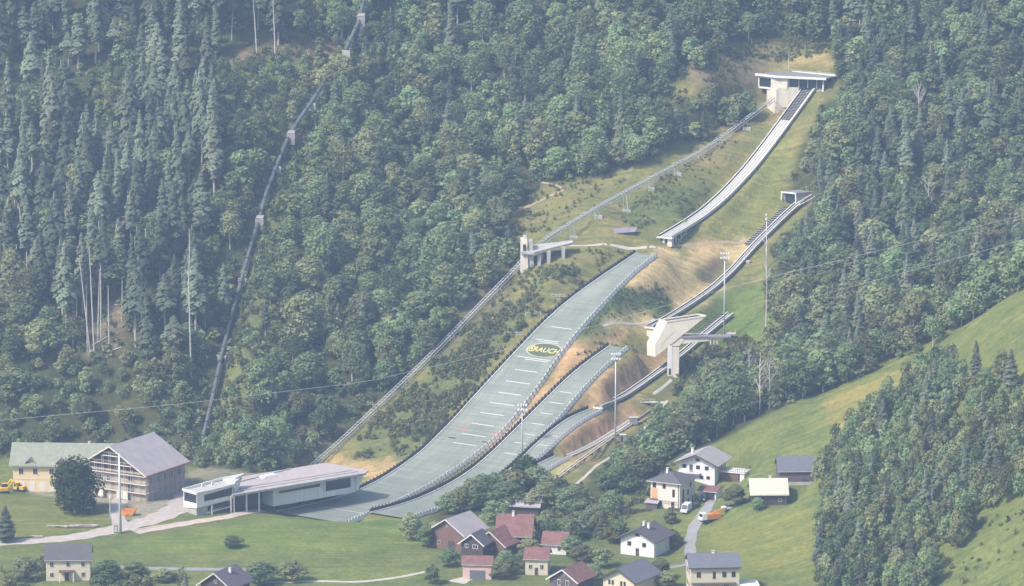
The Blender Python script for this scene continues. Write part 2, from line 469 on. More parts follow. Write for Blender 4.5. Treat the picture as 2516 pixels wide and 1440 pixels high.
xo = np.concatenate([np.arange(-495, -196, 25), XA, np.arange(220, 500, 25)])
yo = np.concatenate([np.arange(-45, 1014, 35), YA, np.arange(1580, 1760, 20)])
OX, OY = np.meshgrid(xo, yo)
cx = np.clip(OX, XA[0], XA[-1]); cy = np.clip(OY, YA[0], YA[-1])
OZ = H(cx, cy)
far = np.clip(OY-YA[-1], 0, None); OZ = OZ + far*.5
near = np.clip((YA[0]-OY), 0, None)
OZ = OZ - near*0.02*np.clip(1-near/400, 0, 1)
camhill = (HC-9) - np.clip(OY, -60, None)*0.42
OZ = np.where(OY < YA[0]-1, np.maximum(np.minimum(OZ, 40), camhill), OZ)
ix0 = np.searchsorted(xo, XA[0]-.01); iy0 = np.searchsorted(yo, YA[0]-.01)
OC = np.empty(OX.shape+(4,)); OC[:] = (.075, .085, .038, 1)
OC[OY < YA[0]] = (.11, .15, .045, 1)
OC[iy0:iy0+len(YA), ix0:ix0+len(XA), :3] = C3
OZ[iy0:iy0+len(YA), ix0:ix0+len(XA)] = GZ

def ground_material():
    m = bpy.data.materials.new('ground_cover'); m.use_nodes = True
    nt = m.node_tree; b = nt.nodes['Principled BSDF']
    b.inputs['Roughness'].default_value = 0.95; b.inputs['Specular IOR Level'].default_value = 0.1
    at = nt.nodes.new('ShaderNodeAttribute'); at.attribute_name = 'cover'
    tc = nt.nodes.new('ShaderNodeTexCoord')
    def noise(s, det=6, ro=.7):
        n = nt.nodes.new('ShaderNodeTexNoise'); n.inputs['Scale'].default_value = s
        n.inputs['Detail'].default_value = det; n.inputs['Roughness'].default_value = ro
        nt.links.new(tc.outputs['Object'], n.inputs['Vector']); return n
    def ramp(n, a, b_, ca, cb):
        r = nt.nodes.new('ShaderNodeValToRGB')
        r.color_ramp.elements[0].position = a; r.color_ramp.elements[1].position = b_
        r.color_ramp.elements[0].color = (*ca, 1); r.color_ramp.elements[1].color = (*cb, 1)
        nt.links.new(n.outputs[0], r.inputs[0]); return r
    def mul(a, b_):
        x = nt.nodes.new('ShaderNodeMix'); x.data_type = 'RGBA'; x.blend_type = 'MULTIPLY'; x.inputs[0].default_value = 1
        nt.links.new(a, x.inputs[6]); nt.links.new(b_, x.inputs[7]); return x.outputs[2]
    r1 = ramp(noise(.09, 5), .3, .72, (.68,.8,.70), (1.32,1.18,1.05))
    r2 = ramp(noise(.7, 7, .75), .3, .7, (.62,.66,.62), (1.32,1.3,1.25))
    r3 = ramp(noise(4.0, 3), .3, .7, (.75,.75,.75), (1.25,1.25,1.22))
    mp = nt.nodes.new('ShaderNodeMapping'); mp.inputs['Rotation'].default_value = (0, 0, .55); mp.inputs['Scale'].default_value = (.05, .9, .05)
    nt.links.new(tc.outputs['Object'], mp.inputs['Vector'])
    n4 = noise(1.0, 3, .5); nt.links.new(mp.outputs[0], n4.inputs['Vector'])
    r4 = ramp(n4, .35, .65, (.8,.84,.78), (1.16,1.13,1.1))
    c = mul(mul(mul(mul(at.outputs['Color'], r1.outputs[0]), r2.outputs[0]), r3.outputs[0]), r4.outputs[0])
    nt.links.new(c, b.inputs['Base Color'])
    bp = nt.nodes.new('ShaderNodeBump'); bp.inputs['Strength'].default_value = .6; bp.inputs['Distance'].default_value = .5
    nt.links.new(noise(1.6, 6).outputs[0], bp.inputs['Height']); nt.links.new(bp.outputs[0], b.inputs['Normal'])
    return m

def grid_mesh(name, X, Y, Z, m, col=None):
    ny, nx = X.shape
    me = bpy.data.meshes.new(name)
    i, j = np.meshgrid(np.arange(nx-1), np.arange(ny-1)); a = (j*nx+i).ravel()
    q = np.stack([a, a+1, a+nx+1, a+nx], 1).astype(np.int32)
    me.vertices.add(nx*ny); me.vertices.foreach_set('co', np.stack([X, Y, Z], 2).astype(np.float32).ravel())
    me.loops.add(q.size); me.loops.foreach_set('vertex_index', q.ravel())
    me.polygons.add(len(q)); me.polygons.foreach_set('loop_start', np.arange(0, q.size, 4, dtype=np.int32))
    me.update(calc_edges=True); me.validate()
    me.polygons.foreach_set('use_smooth', np.ones(len(q), bool))
    if col is not None:
        at = me.color_attributes.new('cover', 'FLOAT_COLOR', 'POINT')
        at.data.foreach_set('color', col.astype(np.float32).ravel())
    me.materials.append(m)
    return me
ground = struct(link('terrain', grid_mesh('terrain', OX, OY, OZ, ground_material(), OC)))
ground['label'] = 'valley floor and steep grassy mountainside under the ski jumps'

# ---------------------------------------------------------------- air
HAZE_DENSITY = 0.00020
hz = MB().box(-505, 505, -55, 1765, -25, HC+22).build('haze', None)
hz['kind'] = 'stuff'; hz['label'] = 'blue summer haze in the valley air'
hm = bpy.data.materials.new('valley_haze'); hm.use_nodes = True
hn = hm.node_tree; hn.nodes.clear()
ho = hn.nodes.new('ShaderNodeOutputMaterial'); pv = hn.nodes.new('ShaderNodeVolumePrincipled')
pv.inputs["Color"].default_value = (.55, .72, 1.0, 1); pv.inputs['Density'].default_value = HAZE_DENSITY
pv.inputs['Anisotropy'].default_value = 0.2
hn.links.new(pv.outputs[0], ho.inputs['Volume'])
hz.data.materials.append(hm)
# ---------------------------------------------------------------- trees
def foliage(name, dark, light, hue=0.035, trans=0.3):
    m = bpy.data.materials.new(name); m.use_nodes = True
    nt = m.node_tree; nt.nodes.clear()
    out = nt.nodes.new('ShaderNodeOutputMaterial')
    oi = nt.nodes.new('ShaderNodeObjectInfo'); at = nt.nodes.new('ShaderNodeAttribute'); at.attribute_name = 'tint'
    tc = nt.nodes.new('ShaderNodeTexCoord')
    n = nt.nodes.new('ShaderNodeTexNoise'); n.inputs['Scale'].default_value = .55; n.inputs['Detail'].default_value = 3
    nt.links.new(tc.outputs['Object'], n.inputs['Vector'])
    r = nt.nodes.new('ShaderNodeValToRGB')
    r.color_ramp.elements[0].position = .3; r.color_ramp.elements[1].position = .7
    r.color_ramp.elements[0].color = (*dark, 1); r.color_ramp.elements[1].color = (*light, 1)
    nt.links.new(n.outputs[0], r.inputs[0])
    add = nt.nodes.new('ShaderNodeMath'); add.operation = 'ADD'
    nt.links.new(oi.outputs['Random'], add.inputs[0]); nt.links.new(at.outputs['Fac'], add.inputs[1])
    fr = nt.nodes.new('ShaderNodeMath'); fr.operation = 'FRACT'; nt.links.new(add.outputs[0], fr.inputs[0])
    mr = nt.nodes.new('ShaderNodeMapRange'); nt.links.new(fr.outputs[0], mr.inputs[0])
    mr.inputs[3].default_value = .5-hue; mr.inputs[4].default_value = .5+hue
    mv = nt.nodes.new('ShaderNodeMapRange'); 
    m7 = nt.nodes.new('ShaderNodeMath'); m7.operation = 'MULTIPLY'; m7.inputs[1].default_value = 7.31
    f7 = nt.nodes.new('ShaderNodeMath'); f7.operation = 'FRACT'
    nt.links.new(fr.outputs[0], m7.inputs[0]); nt.links.new(m7.outputs[0], f7.inputs[0]); nt.links.new(f7.outputs[0], mv.inputs[0])
    mv.inputs[3].default_value = .55; mv.inputs[4].default_value = 1.4
    hs = nt.nodes.new('ShaderNodeHueSaturation')
    nt.links.new(r.outputs[0], hs.inputs['Color']); nt.links.new(mr.outputs[0], hs.inputs['Hue']); nt.links.new(mv.outputs[0], hs.inputs['Value'])
    d = nt.nodes.new('ShaderNodeBsdfDiffuse'); t = nt.nodes.new('ShaderNodeBsdfTranslucent')
    nt.links.new(hs.outputs[0], d.inputs[0]); nt.links.new(hs.outputs[0], t.inputs[0])
    mx = nt.nodes.new('ShaderNodeMixShader'); mx.inputs[0].default_value = trans
    nt.links.new(d.outputs[0], mx.inputs[1]); nt.links.new(t.outputs[0], mx.inputs[2])
    nt.links.new(mx.outputs[0], out.inputs['Surface'])
    return m
M_LEAF = foliage('broadleaf_leaves', (.155,.205,.095), (.295,.345,.165), .045, .42)
M_NEEDLE = foliage('spruce_needles', (.115,.142,.098), (.22,.25,.165), .03, .3)
M_SHRUB = foliage('shrub_leaves', (.14,.165,.065), (.24,.255,.11), .04, .4)
M_DARKLEAF = foliage('maple_leaves', (.035,.06,.02), (.06,.095,.03), .02)
M_BARK = mat('bark', (.22,.19,.16), .95, .3, 2.0)
M_PALEBARK = mat('pale_bark', (.42,.38,.34), .95, .25, 1.5)

def cards(cen, nrm, size, rng):
    """one bent leaf-spray quad per centre -> verts (n,4,3)"""
    n = len(cen)
    a = rng.normal(size=(n,3)); a -= (a*nrm).sum(1)[:,None]*nrm; a /= np.linalg.norm(a, axis=1)[:,None]+1e-9
    b = np.cross(nrm, a)
    s = size[:,None]; r = rng.uniform(.55, 1.0, (n,1))
    j = lambda: nrm*rng.normal(0, .18, (n,1))*s
    return np.stack([cen-a*s*r+j(), cen-b*s+j(), cen+a*s*r+j(), cen+b*s+j()], 1)

def leaf_crown(rng, h, rad, n, base=.28, lobes=11, size=(.34,.7)):
    cz0, cz1 = h*base, h
    C = []; Rr = []
    for i in range(lobes):
        t = (i+.5)/lobes
        z = cz0 + (cz1-cz0)*(.12+.76*t)
        prof = math.sin(math.pi*min(1, .15+.8*t**.8))**.7
        ang = i*2.4 + rng.uniform(-.5,.5); d = rad*prof*rng.uniform(.35,.72)
        if i == lobes-1: d *= .3
        C.append((math.cos(ang)*d, math.sin(ang)*d, z)); Rr.append(rad*rng.uniform(.36,.58))
    C = np.array(C); Rr = np.array(Rr)
    k = rng.choice(lobes, n, p=Rr**2/(Rr**2).sum())
    d = rng.normal(size=(n,3)); d[:,2] = d[:,2]*.85+.25; d /= np.linalg.norm(d, axis=1)[:,None]
    rr = Rr[k]*rng.uniform(.72, 1.06, n)
    cen = C[k] + d*rr[:,None]*np.array([1,1,.9])
    nrm = d + rng.normal(0, .38, (n,3)) + np.array([-.15,-.1,.3]); nrm /= np.linalg.norm(nrm, axis=1)[:,None]
    return cards(cen, nrm, rng.uniform(*size, n), rng)

def spruce_crown(rng, h, rad, base, whorls, dead=.0):
    Q = []
    zb = h*base
    for i in range(whorls):
        t = i/(whorls-1); z = zb + (h*.985-zb)*(t**.9)
        L = rad*(1-t)**.75*rng.uniform(.75,1.12) + .25
        if t < .15: L *= .55+3*t
        nb = int(7+4*(1-t)); off = rng.uniform(0, 6.28)
        for b in range(nb):
            if rng.random() < dead*(1-t): continue
            a = off + 6.283*b/nb + rng.uniform(-.35,.35); l = L*rng.uniform(.5,1.3)
            dx, dy = math.cos(a), math.sin(a); sx, sy = -dy, dx
            w = .16*l+.28; dr = .38*l*rng.uniform(.7,1.3)
            p0 = np.array([0,0,z+.25]); p1 = np.array([dx*l*.55, dy*l*.55, z-.1*l]); p2 = np.array([dx*l, dy*l, z-dr])
            s = np.array([sx, sy, 0])
            Q.append([p0, p1+s*w+[0,0,-.18*l], p2, p1-s*w+[0,0,-.18*l]])
            Q.append([p1, p1+s*w*1.5+np.array([dx,dy,0])*l*.22-[0,0,.32*l], p2-[0,0,.35+.2*l], p1-s*w*1.5+np.array([dx,dy,0])*l*.22-[0,0,.32*l]])
    Q.append([np.array([.12,0,h*.93]), np.array([0,.12,h*.93]), np.array([-.05,0,h+.4]), np.array([0,-.12,h*.93])])
    return np.array(Q)

def quads_mesh(name, Q, m, tint=None):
    Q = np.asarray(Q, np.float32); n = len(Q)
    me = bpy.data.meshes.new(name)
    me.vertices.add(n*4); me.vertices.foreach_set('co', Q.ravel())
    me.loops.add(n*4); me.loops.foreach_set('vertex_index', np.arange(n*4, dtype=np.int32))
    me.polygons.add(n); me.polygons.foreach_set('loop_start', np.arange(0, n*4, 4, dtype=np.int32))
    me.update(calc_edges=True)
    if tint is not None:
        a = me.attributes.new('tint', 'FLOAT', 'FACE'); a.data.foreach_set('value', np.asarray(tint, np.float32))
    me.materials.append(m)
    return me

def trunk_mesh(name, rng, h, r, m, limbs=4, top=.8):
    b = MB(); lean = rng.uniform(-.03,.03,2)
    pts = [(lean[0]*z + .02*h*math.sin(z*.4+1)*.3, lean[1]*z, z) for z in np.linspace(-1.2, h*top, 6)]
    b.tube(pts, list(np.linspace(r*1.25, r*.3, 6)), 6)
    for i in range(limbs):
        z = h*rng.uniform(.3,.65); a = rng.uniform(0,6.28); l = h*rng.uniform(.15,.28)
        b.tube([(0,0,z),(math.cos(a)*l*.5,math.sin(a)*l*.5,z+l*.5),(math.cos(a)*l,math.sin(a)*l,z+l*.85)], [r*.4,r*.25,r*.1], 4)
    return b.mesh(name, m)

TREELIB = {}
rng = np.random.default_rng(11)
BROAD = []
for i in range(9):
    h = rng.uniform(10.5, 14); rad = rng.uniform(3.3, 4.6)
    Q = leaf_crown(rng, h, rad, 1900, base=rng.uniform(.08,.2), lobes=int(rng.integers(10,16)), size=(.24,.52))
    BROAD.append((quads_mesh('crown', Q, M_LEAF), trunk_mesh('trunk', rng, h, .22, M_BARK), h, rad, Q))
for i in range(4):                       # slender and thin-crowned kinds
    h = rng.uniform(12.5, 16); rad = rng.uniform(2.3, 3.0) if i < 2 else rng.uniform(3.6, 5.0)
    Q = leaf_crown(rng, h, rad, 1500 if i < 2 else 1000, base=.1 if i < 2 else .3, lobes=15, size=(.22,.46))
    BROAD.append((quads_mesh('crown', Q, M_LEAF), trunk_mesh('trunk', rng, h, .22, M_PALEBARK, 9), h, rad, Q))
SPRUCE = []
for i in range(8):
    h = rng.uniform(24, 32); rad = rng.uniform(3.2, 4.6); bare = [.12,.2,.3,.45,.5,.15,.25,.55][i]
    Q = spruce_crown(rng, h, rad, bare, int(30*(1-bare))+12, dead=.25 if i in (3,7) else .08)
    SPRUCE.append((quads_mesh('crown', Q, M_NEEDLE), trunk_mesh('trunk', rng, h, .3, M_PALEBARK, 0, .97), h, rad, Q))
UNDER = []
for i in range(4):
    h = rng.uniform(2.4, 4.2); rad = rng.uniform(1.5, 2.3)
    UNDER.append((None, h, rad, leaf_crown(rng, h, rad, 70, base=.02, lobes=6, size=(.34,.66))))
BIGTREE = []
h, rad = 14.0, 6.4
Q = leaf_crown(rng, h, rad, 5200, base=.04, lobes=22, size=(.26,.5))
BIGTREE.append((quads_mesh('crown', Q, M_DARKLEAF), trunk_mesh('trunk', rng, h, .45, M_BARK), h, rad, Q))
SHRUBS = []
for i in range(5):
    h = rng.uniform(2.0, 3.2); rad = rng.uniform(1.1, 1.7)
    Q = leaf_crown(rng, h, rad, 190, base=.02, lobes=6, size=(.2,.42))
    SHRUBS.append((quads_mesh('leaves', Q, M_SHRUB), h, rad, Q))

def plant_tree(name, lib, i, loc, sc, rz, label, cat, group, leafmat=None):
    cr, tr, h, rad, Q = lib[i % len(lib)]
    t = thing(name, label, cat, loc, rz, group); t.scale = (sc[0], sc[0], sc[1])
    link('trunk', tr, t); c = link('crown', cr, t)
    if leafmat is not None:
        c.material_slots[0].link = 'OBJECT'; c.material_slots[0].material = leafmat
    return t
# ---------------------------------------------------------------- the forest
CONIFER = [(-200,-300),(900,-300),(870,40),(700,130),(560,160),(540,330),(520,600),(480,930),(400,890),(200,870),(60,745),(-200,790)]
MIX_RIGHT = [(2080,-300),(2800,-300),(2800,430),(2500,690),(2000,960),(1900,760),(1990,520)]
MIX_TOP = [(900,-300),(2080,-300),(1950,60),(1500,40),(1200,90),(950,70)]
CLUMP = [(2015,1130),(2120,1040),(2230,960),(2300,915),(2330,910),(2400,950),(2450,1010),(2640,1060),(2640,1240),(2480,1235),(2400,1290),(2370,1345),(2300,1420),(2260,1520),(2010,1520)]
SCRUB = [(480,150),(860,140),(800,225),(740,310),(690,400),(620,330),(540,330)]
PIPE_SIDE = [(520,1060),(560,930),(620,640),(690,430),(760,330),(790,330),(720,480),(680,640),(640,900),(620,1060)]
# what must stay in sight: points (u, v, distance)
PROT = []
def protect3(p, k=.8): u, v = proj(*p); PROT.append((u, v, p[1], k))
for p, q in zip(PIPE3[:13], PIPE3[1:14]):
    for k in np.linspace(0, 1, 8): protect3(p+(q-p)*k+np.array([0,0,-.5]), 1.2)
for p, q in zip(PIPE3[14:], PIPE3[15:]):
    for k in np.linspace(0, 1, 8): protect3(p+(q-p)*k+np.array([0,0,-.5]), 1.2)
for (a, b, _), (c, d, _) in zip(LIFT[:-1], LIFT[1:]):
    for k in np.linspace(0, 1, 12): protect3(lift_pt(a+(c-a)*k, b+(d-b)*k))
for S_, w in ((S108,W108),(S66,W66),(S40,W40),(I108,W108),(I66,W66),(I40,W40),(I22,W22)):
    for r in S_[::2]:
        u_, v_ = proj(*j2w(w, r[0], r[1]))
        if v_ < 1150: protect3(j2w(w, r[0], r[1]+.5)); protect3(j2w(w+r[2], r[0], r[1]+.5))
clear_m = inpoly(GU, GV, CLEAR_HILL) & (GV < 1180)
# the crest of the meadow hides ground behind it: only count what the camera can see
vis = np.zeros(GX.shape, bool)
mn = np.full(4000, 1e9)
cols = np.clip(((GU+600)/1.0).astype(int), 0, 3999)
for j in range(len(YA)):
    c = cols[j]; vis[j] = GV[j] < mn[c] + 1.0
    np.minimum.at(mn, c, GV[j])
    for sft in (-6,-3,3,6): np.minimum.at(mn, np.clip(c+sft, 0, 3999), GV[j])
sel = clear_m & vis
for u_, v_, y_ in zip(GU[sel][::9], GV[sel][::9], GY[sel][::9]): PROT.append((u_, v_, y_, .8))
for poly in ([(225,760),(300,745),(305,850),(225,885)], [(570,120),(850,105),(850,120),(570,148)]):
    m_ = inpoly(GU, GV, poly) & vis
    for u_, v_, y_ in zip(GU[m_][::3], GV[m_][::3], GY[m_][::3]): PROT.append((u_, v_, y_, .8))
m_ = inpoly(GU, GV, [(530,1060),(570,930),(625,660),(690,450),(720,450),(660,660),(610,930),(575,1060)]) & vis
for u_, v_, y_ in zip(GU[m_][::4], GV[m_][::4], GY[m_][::4]): PROT.append((u_, v_, y_, .45))
EXTRA_PROT = [(1905,275),(1915,262),(1900,250),(1925,278),(1890,245),(1278,600),(1300,640),(1340,640),(1380,615),(1880,200),(1900,230),(2020,190),(1920,270),(1882,540),(1882,600),(1882,660),(1820,690),(1960,500),(350,1075),(400,1110),(300,1090),(60,1100),(150,1100),(220,1100),(640,1160),(740,1155)]
for u_, v_ in EXTRA_PROT: PROT.append((u_, v_, 1600.0 if v_ < 300 else 1420.0, .8))
PROT = np.array(PROT)

def covers(x, y, z, h, rad, slack=.8):
    u, v = proj(x, y, z); px = F/(y*1.02)
    dx = np.abs(PROT[:,0]-u) < rad*PROT[:,3]*px
    if not dx.any(): return False
    dv = (v - PROT[:,1])/px
    return bool(np.any(dx & (dv > -.5) & (dv < h*1.02) & (PROT[:,2] > y-1)))

rng = np.random.default_rng(23)
CAND = []
def scatter(spacing, test, kind, hs, jitter=.45):
    for x in np.arange(-186, 188, spacing):
        for y in np.arange(1060, 1552, spacing):
            xx = x + rng.uniform(-jitter, jitter)*spacing; yy = y + rng.uniform(-jitter, jitter)*spacing
            z = float(H(xx, yy)); u, v = proj(xx, yy, z)
            if u < -120 or u > 2640 or v < -60 or v > 1560: continue
            kd = test(u, v, xx, yy)
            if kd is None: continue
            CAND.append((xx, yy, z, kd))
P1 = lambda poly, u, v: bool(inpoly(np.array([u]), np.array([v]), poly)[0])
def forest_test(u, v, x, y):
    if P1(CLEAR_HILL, u, v) and vis_at(x, y): return None
    if P1(CLEAR_VALLEY, u, v): return None
    if P1(CLEAR_VILLAGE, u, v) and not (y > 1238 and x > 45): return None
    if v > 1160: return None
    if P1(SCRUB, u, v): return 'scrub'
    if ((u < 520 and v > 880) or (520 <= u < 930 and v > 860)) and rng.random() < .62: return 'scrub'
    if P1(PIPE_SIDE, u, v): return 'scrub' if rng.random() < .7 else 'broad'
    if P1(CONIFER, u, v):
        r_ = rng.random(); gap = float(vnoise(np.array([x]), np.array([y]), 22, 31)[0])
        if gap > .72 and r_ < .75: return 'scrub'
        return 'spruce' if r_ < .52 else ('broad' if r_ < .7 else None)
    if P1(MIX_RIGHT, u, v): return 'spruce_s' if rng.random() < .28 else 'broad'
    if P1(MIX_TOP, u, v): return 'spruce' if rng.random() < .45 else 'broad'
    return 'broad' if rng.random() > .05 else 'spruce_s'
def vis_at(x, y):
    i = int(round((x-XA[0])/GS)); j = int(round((y-YA[0])/GS))
    return bool(vis[min(max(j,0),len(YA)-1), min(max(i,0),len(XA)-1)])
scatter(4.9, forest_test, None, None)
TREES = []
for (x, y, z, kd) in CAND:
    if kd in ('broad', 'scrub'):
        i = int(rng.integers(len(BROAD))); s = float(np.clip(rng.lognormal(-.28, .3), .4, 1.35)) if kd == 'broad' else rng.uniform(.28, .55); sh = s*rng.uniform(.72, 1.05); s *= 1.12; lib = BROAD; kd = 'broad'
        if i in (9, 10) and rng.random() < .7: i = int(rng.integers(9))
        for att in (1.0, .72, .5):
            if not covers(x, y, z, lib[i][2]*sh*att, lib[i][3]*s*att): break
        else: continue
        s *= att; sh *= att
    else:
        small = kd == 'spruce_s'
        i = int(rng.integers(len(SPRUCE))); s = rng.uniform(.7, 1.15); sh = s*rng.uniform(.6, 1.15); lib = SPRUCE
        if small: s *= .75; sh *= .58; i = (0,1,5,6)[i % 4]
        kd = 'spruce'
        for att in (1.0, .7):
            if not covers(x, y, z, lib[i][2]*sh*att, lib[i][3]*s*att): break
        else: continue
        s *= att; sh *= att
    TREES.append([x, y, z, kd, i, s, sh, rng.uniform(0, 6.28)])
# the wood standing in the meadow on the right
def clump_test(u, v, x, y):
    if y > 1225 or not P1(CLUMP, u, v): return None
    return 'broad'
CAND = []
scatter(4.3, clump_test, None, None)
for (x, y, z, kd) in CAND:
    u, v = proj(x, y, z)
    if rng.random() < .1: TREES.append([x, y, z, 'spruce', int(rng.choice([0,1,5,6])), .6, rng.uniform(.36,.5), rng.uniform(0,6.28)])
    else:
        s = rng.uniform(.45,.68); TREES.append([x, y, z, 'broad', int(rng.integers(9)), s, s*rng.uniform(.95,1.35), rng.uniform(0,6.28)])
# how much of each tree the photograph shows (coarse depth raster), to pick those built one by one
order = sorted(range(len(TREES)), key=lambda k: -TREES[k][1])
RAS = -np.ones((380, 640), int)
for k in order:
    x, y, z, kd, i, s, sh, rz = TREES[k]
    lib = BROAD if kd == 'broad' else SPRUCE
    u, v = proj(x, y, z); px = F/(y*1.02)/4
    hh = lib[i][2]*sh*px; rr = lib[i][3]*s*px
    cu, cv = u/4, v/4
    a0, a1 = int(max(0, cu-rr)), int(min(639, cu+rr)); b0, b1 = int(max(0, cv-hh)), int(min(379, cv-hh*.35))
    if a1 < a0 or b1 < b0: continue
    if kd == 'broad':
        a0, a1 = int(max(0, round(cu-rr*.62))), int(min(639, round(cu+rr*.62))); b1 = int(min(379, cv-hh*.5)); b0 = int(max(0, cv-hh*.9))
        if a1 >= a0 and b1 >= b0: RAS[b0:b1+1, a0:a1+1] = k
    else:
        for b in range(b0, b1+1):
            q = (b-(cv-hh))/hh*rr*.8; RAS[b, int(max(0,cu-q)):max(0, int(min(639,cu+q))+1)] = k
cnt = np.bincount(RAS[RAS >= 0].ravel(), minlength=len(TREES))
single = set()
for kd in ('broad', 'spruce'):
    ks = [k for k in range(len(TREES)) if TREES[k][3] == kd and cnt[k] > 2]
    single |= set(sorted(ks, key=lambda k: -cnt[k])[:285])
BARE = (3, 4, 7)
def region(u, v, kd, y, i, sh):
    sp = kd == 'spruce'
    if sp: look = ('spruce with a long bare trunk' if i in BARE else 'densely branched spruce') if sh > .6 else 'small young spruce'
    else: look = 'tall leafy tree' if sh > .95 else ('middle-sized leafy tree' if sh > .62 else 'low bushy leafy tree')
    row = lambda a, b: 'upper' if v < a else ('middle' if v < b else 'lower')
    if y < 1225 and u > 1950:
        return f"{look} in the {row(1060, 1220)} part of the meadow wood" + (', near its left edge' if u < 2120 else (', near its right side' if u > 2330 else '')), 'wood in the meadow'
    if u > 1600 and v > 560:
        return f"{look} behind the meadow crest, {row(760, 900)} slope, " + ('right of the judges tower' if u < 1900 else ('below the power line' if u < 2200 else 'near the right picture edge')), 'trees behind the meadow crest'
    if u > 1880:
        return f"{look} right of the start houses, {row(180, 380)} slope" + (', picture edge' if u > 2300 else (', near the inruns' if u < 2100 else '')), 'trees right of the inruns'
    if u < 620 and v > 860:
        return f"{look} at the forest foot " + ('behind the yellow building' if u < 250 else ('behind the scaffolded house' if u < 450 else 'at the lower end of the pipeline')), 'trees at the forest foot'
    pu = float(np.interp(-v, [-q[1] for q in PIPE], [q[0] for q in PIPE]))
    if u < pu:
        col = 'at the left picture edge' if u < 190 else ('amid the left stand' if u < 400 else 'close to the pipeline')
        return f"{look} on the {row(330, 620)} left slope, {col}", 'trees left of the pipeline'
    if v < 330:
        return f"{look} high on the slope " + ('beside the upper pipeline' if u < 1000 else ('below the top picture edge' if u < 1500 else 'left of the top start house')), 'trees on the upper slope'
    col = 'beside the pipeline' if u < pu+220 else ('beside the lift track' if u > 1120-(v-600)*.9 else 'amid the wood')
    return f"{look} between pipeline and lift, {row(560, 800)} slope, {col}", 'trees between pipeline and lift'
rest = {'broad': [], 'spruce': []}
for k, (x, y, z, kd, i, s, sh, rz) in enumerate(TREES):
    u, v = proj(x, y, z)
    if k in single:
        lb, gr = region(u, v, kd, y, i, sh)
        plant_tree('spruce_tree' if kd == 'spruce' else 'broadleaf_tree', SPRUCE if kd == 'spruce' else BROAD, i, (x, y, z-.2), (s, sh), rz, lb, 'spruce' if kd == 'spruce' else 'tree', gr + (' (spruces)' if kd == 'spruce' else ''))
    elif cnt[k] > 0 or v < 60: rest[kd].append((x, y, z, i, s, sh, rz))
def mass(name, lib, items, m, label, keep, grow=1.0):
    Qs = []; T = []
    for (x, y, z, i, s, sh, rz) in items:
        Q = lib[i][-1]
        if keep < 1: Q = Q[rng.random(len(Q)) < keep]
        if grow != 1: c0 = Q.mean(1, keepdims=True); Q = c0 + (Q-c0)*grow
        c, sn = math.cos(rz), math.sin(rz)
        q = np.empty_like(Q)
        q[...,0] = (Q[...,0]*c - Q[...,1]*sn)*s + x; q[...,1] = (Q[...,0]*sn + Q[...,1]*c)*s + y; q[...,2] = Q[...,2]*sh + z
        Qs.append(q); T.append(np.full(len(q), rng.random()))
    if not Qs: return
    o = link(name, quads_mesh(name, np.concatenate(Qs), m, np.concatenate(T)))
    o['kind'] = 'stuff'; o['label'] = label
mass('broadleaf_forest', BROAD, rest['broad'], M_LEAF, 'unbroken leafy forest canopy covering the mountainside', .215, 1.62)
mass('spruce_forest', SPRUCE, rest['spruce'], M_NEEDLE, 'dark spruces standing deeper in the mountain forest', 1)

# low shrubs and tall weeds on the open slope and the forest floor
SHRUB_AREAS = [
 ([(855,1120),(940,1010),(1060,900),(1170,790),(1250,725),(1300,745),(1240,855),(1155,965),(1085,1045),(1020,1120),(930,1112)], .75, 1.05),
 ([(1480,705),(1650,705),(1660,760),(1620,790),(1470,790),(1420,830),(1400,840)], .4, .55),
 ([(1310,630),(1540,620),(1440,690),(1330,790),(1240,740)], .4, .8),
 ([(1530,490),(1760,440),(1700,560),(1560,560)], .34, .55),
 ([(1600,420),(1800,330),(1860,300),(1800,420),(1640,460)], .2, .6),
 ([(1300,470),(1440,440),(1540,430),(1420,540),(1280,570)], .14, .7),
 ([(1700,110),(1880,60),(2060,110),(2065,150),(1900,150),(1720,240)], .35, .8),
 ([(1400,880),(1440,850),(1480,820),(1600,830),(1640,860),(1560,890),(1470,920)], .07, .5),
 ([(1660,870),(1880,840),(1880,900),(1700,990),(1640,1010)], .4, 1.0),
 ([(200,160),(560,150),(800,150),(860,210),(760,300),(700,430),(600,520),(560,350)], .3, 1.1),
 ([(1060,1190),(1330,1180),(1420,1200),(1480,1240),(1560,1200),(1640,1140),(1640,1180),(1560,1240),(1480,1330),(1400,1330),(1330,1240)], .16, 1.0),
 ([(640,1190),(740,1165),(820,1110),(800,1150)], .12, .6),
 ([(520,1070),(560,930),(620,640),(690,430),(760,330),(800,330),(730,480),(690,640),(650,900),(630,1070)], .35, 1.2),
 ([(1600,215),(1840,200),(1850,290),(1760,320),(1640,250)], .22, 1.0),
 ([(0,1395),(110,1395),(110,1445),(0,1445)], .2, 1.1), ([(230,1405),(460,1410),(450,1445),(230,1445)], .16, 1.1),
 ([(2330,1300),(2560,1240),(2560,1445),(2250,1445)], .03, .8),
]
items = []
STR = ((S108,W108),(S66,W66),(S40,W40),(S22,W22),(I108,W108),(I66,W66),(I40,W40),(I22,W22))
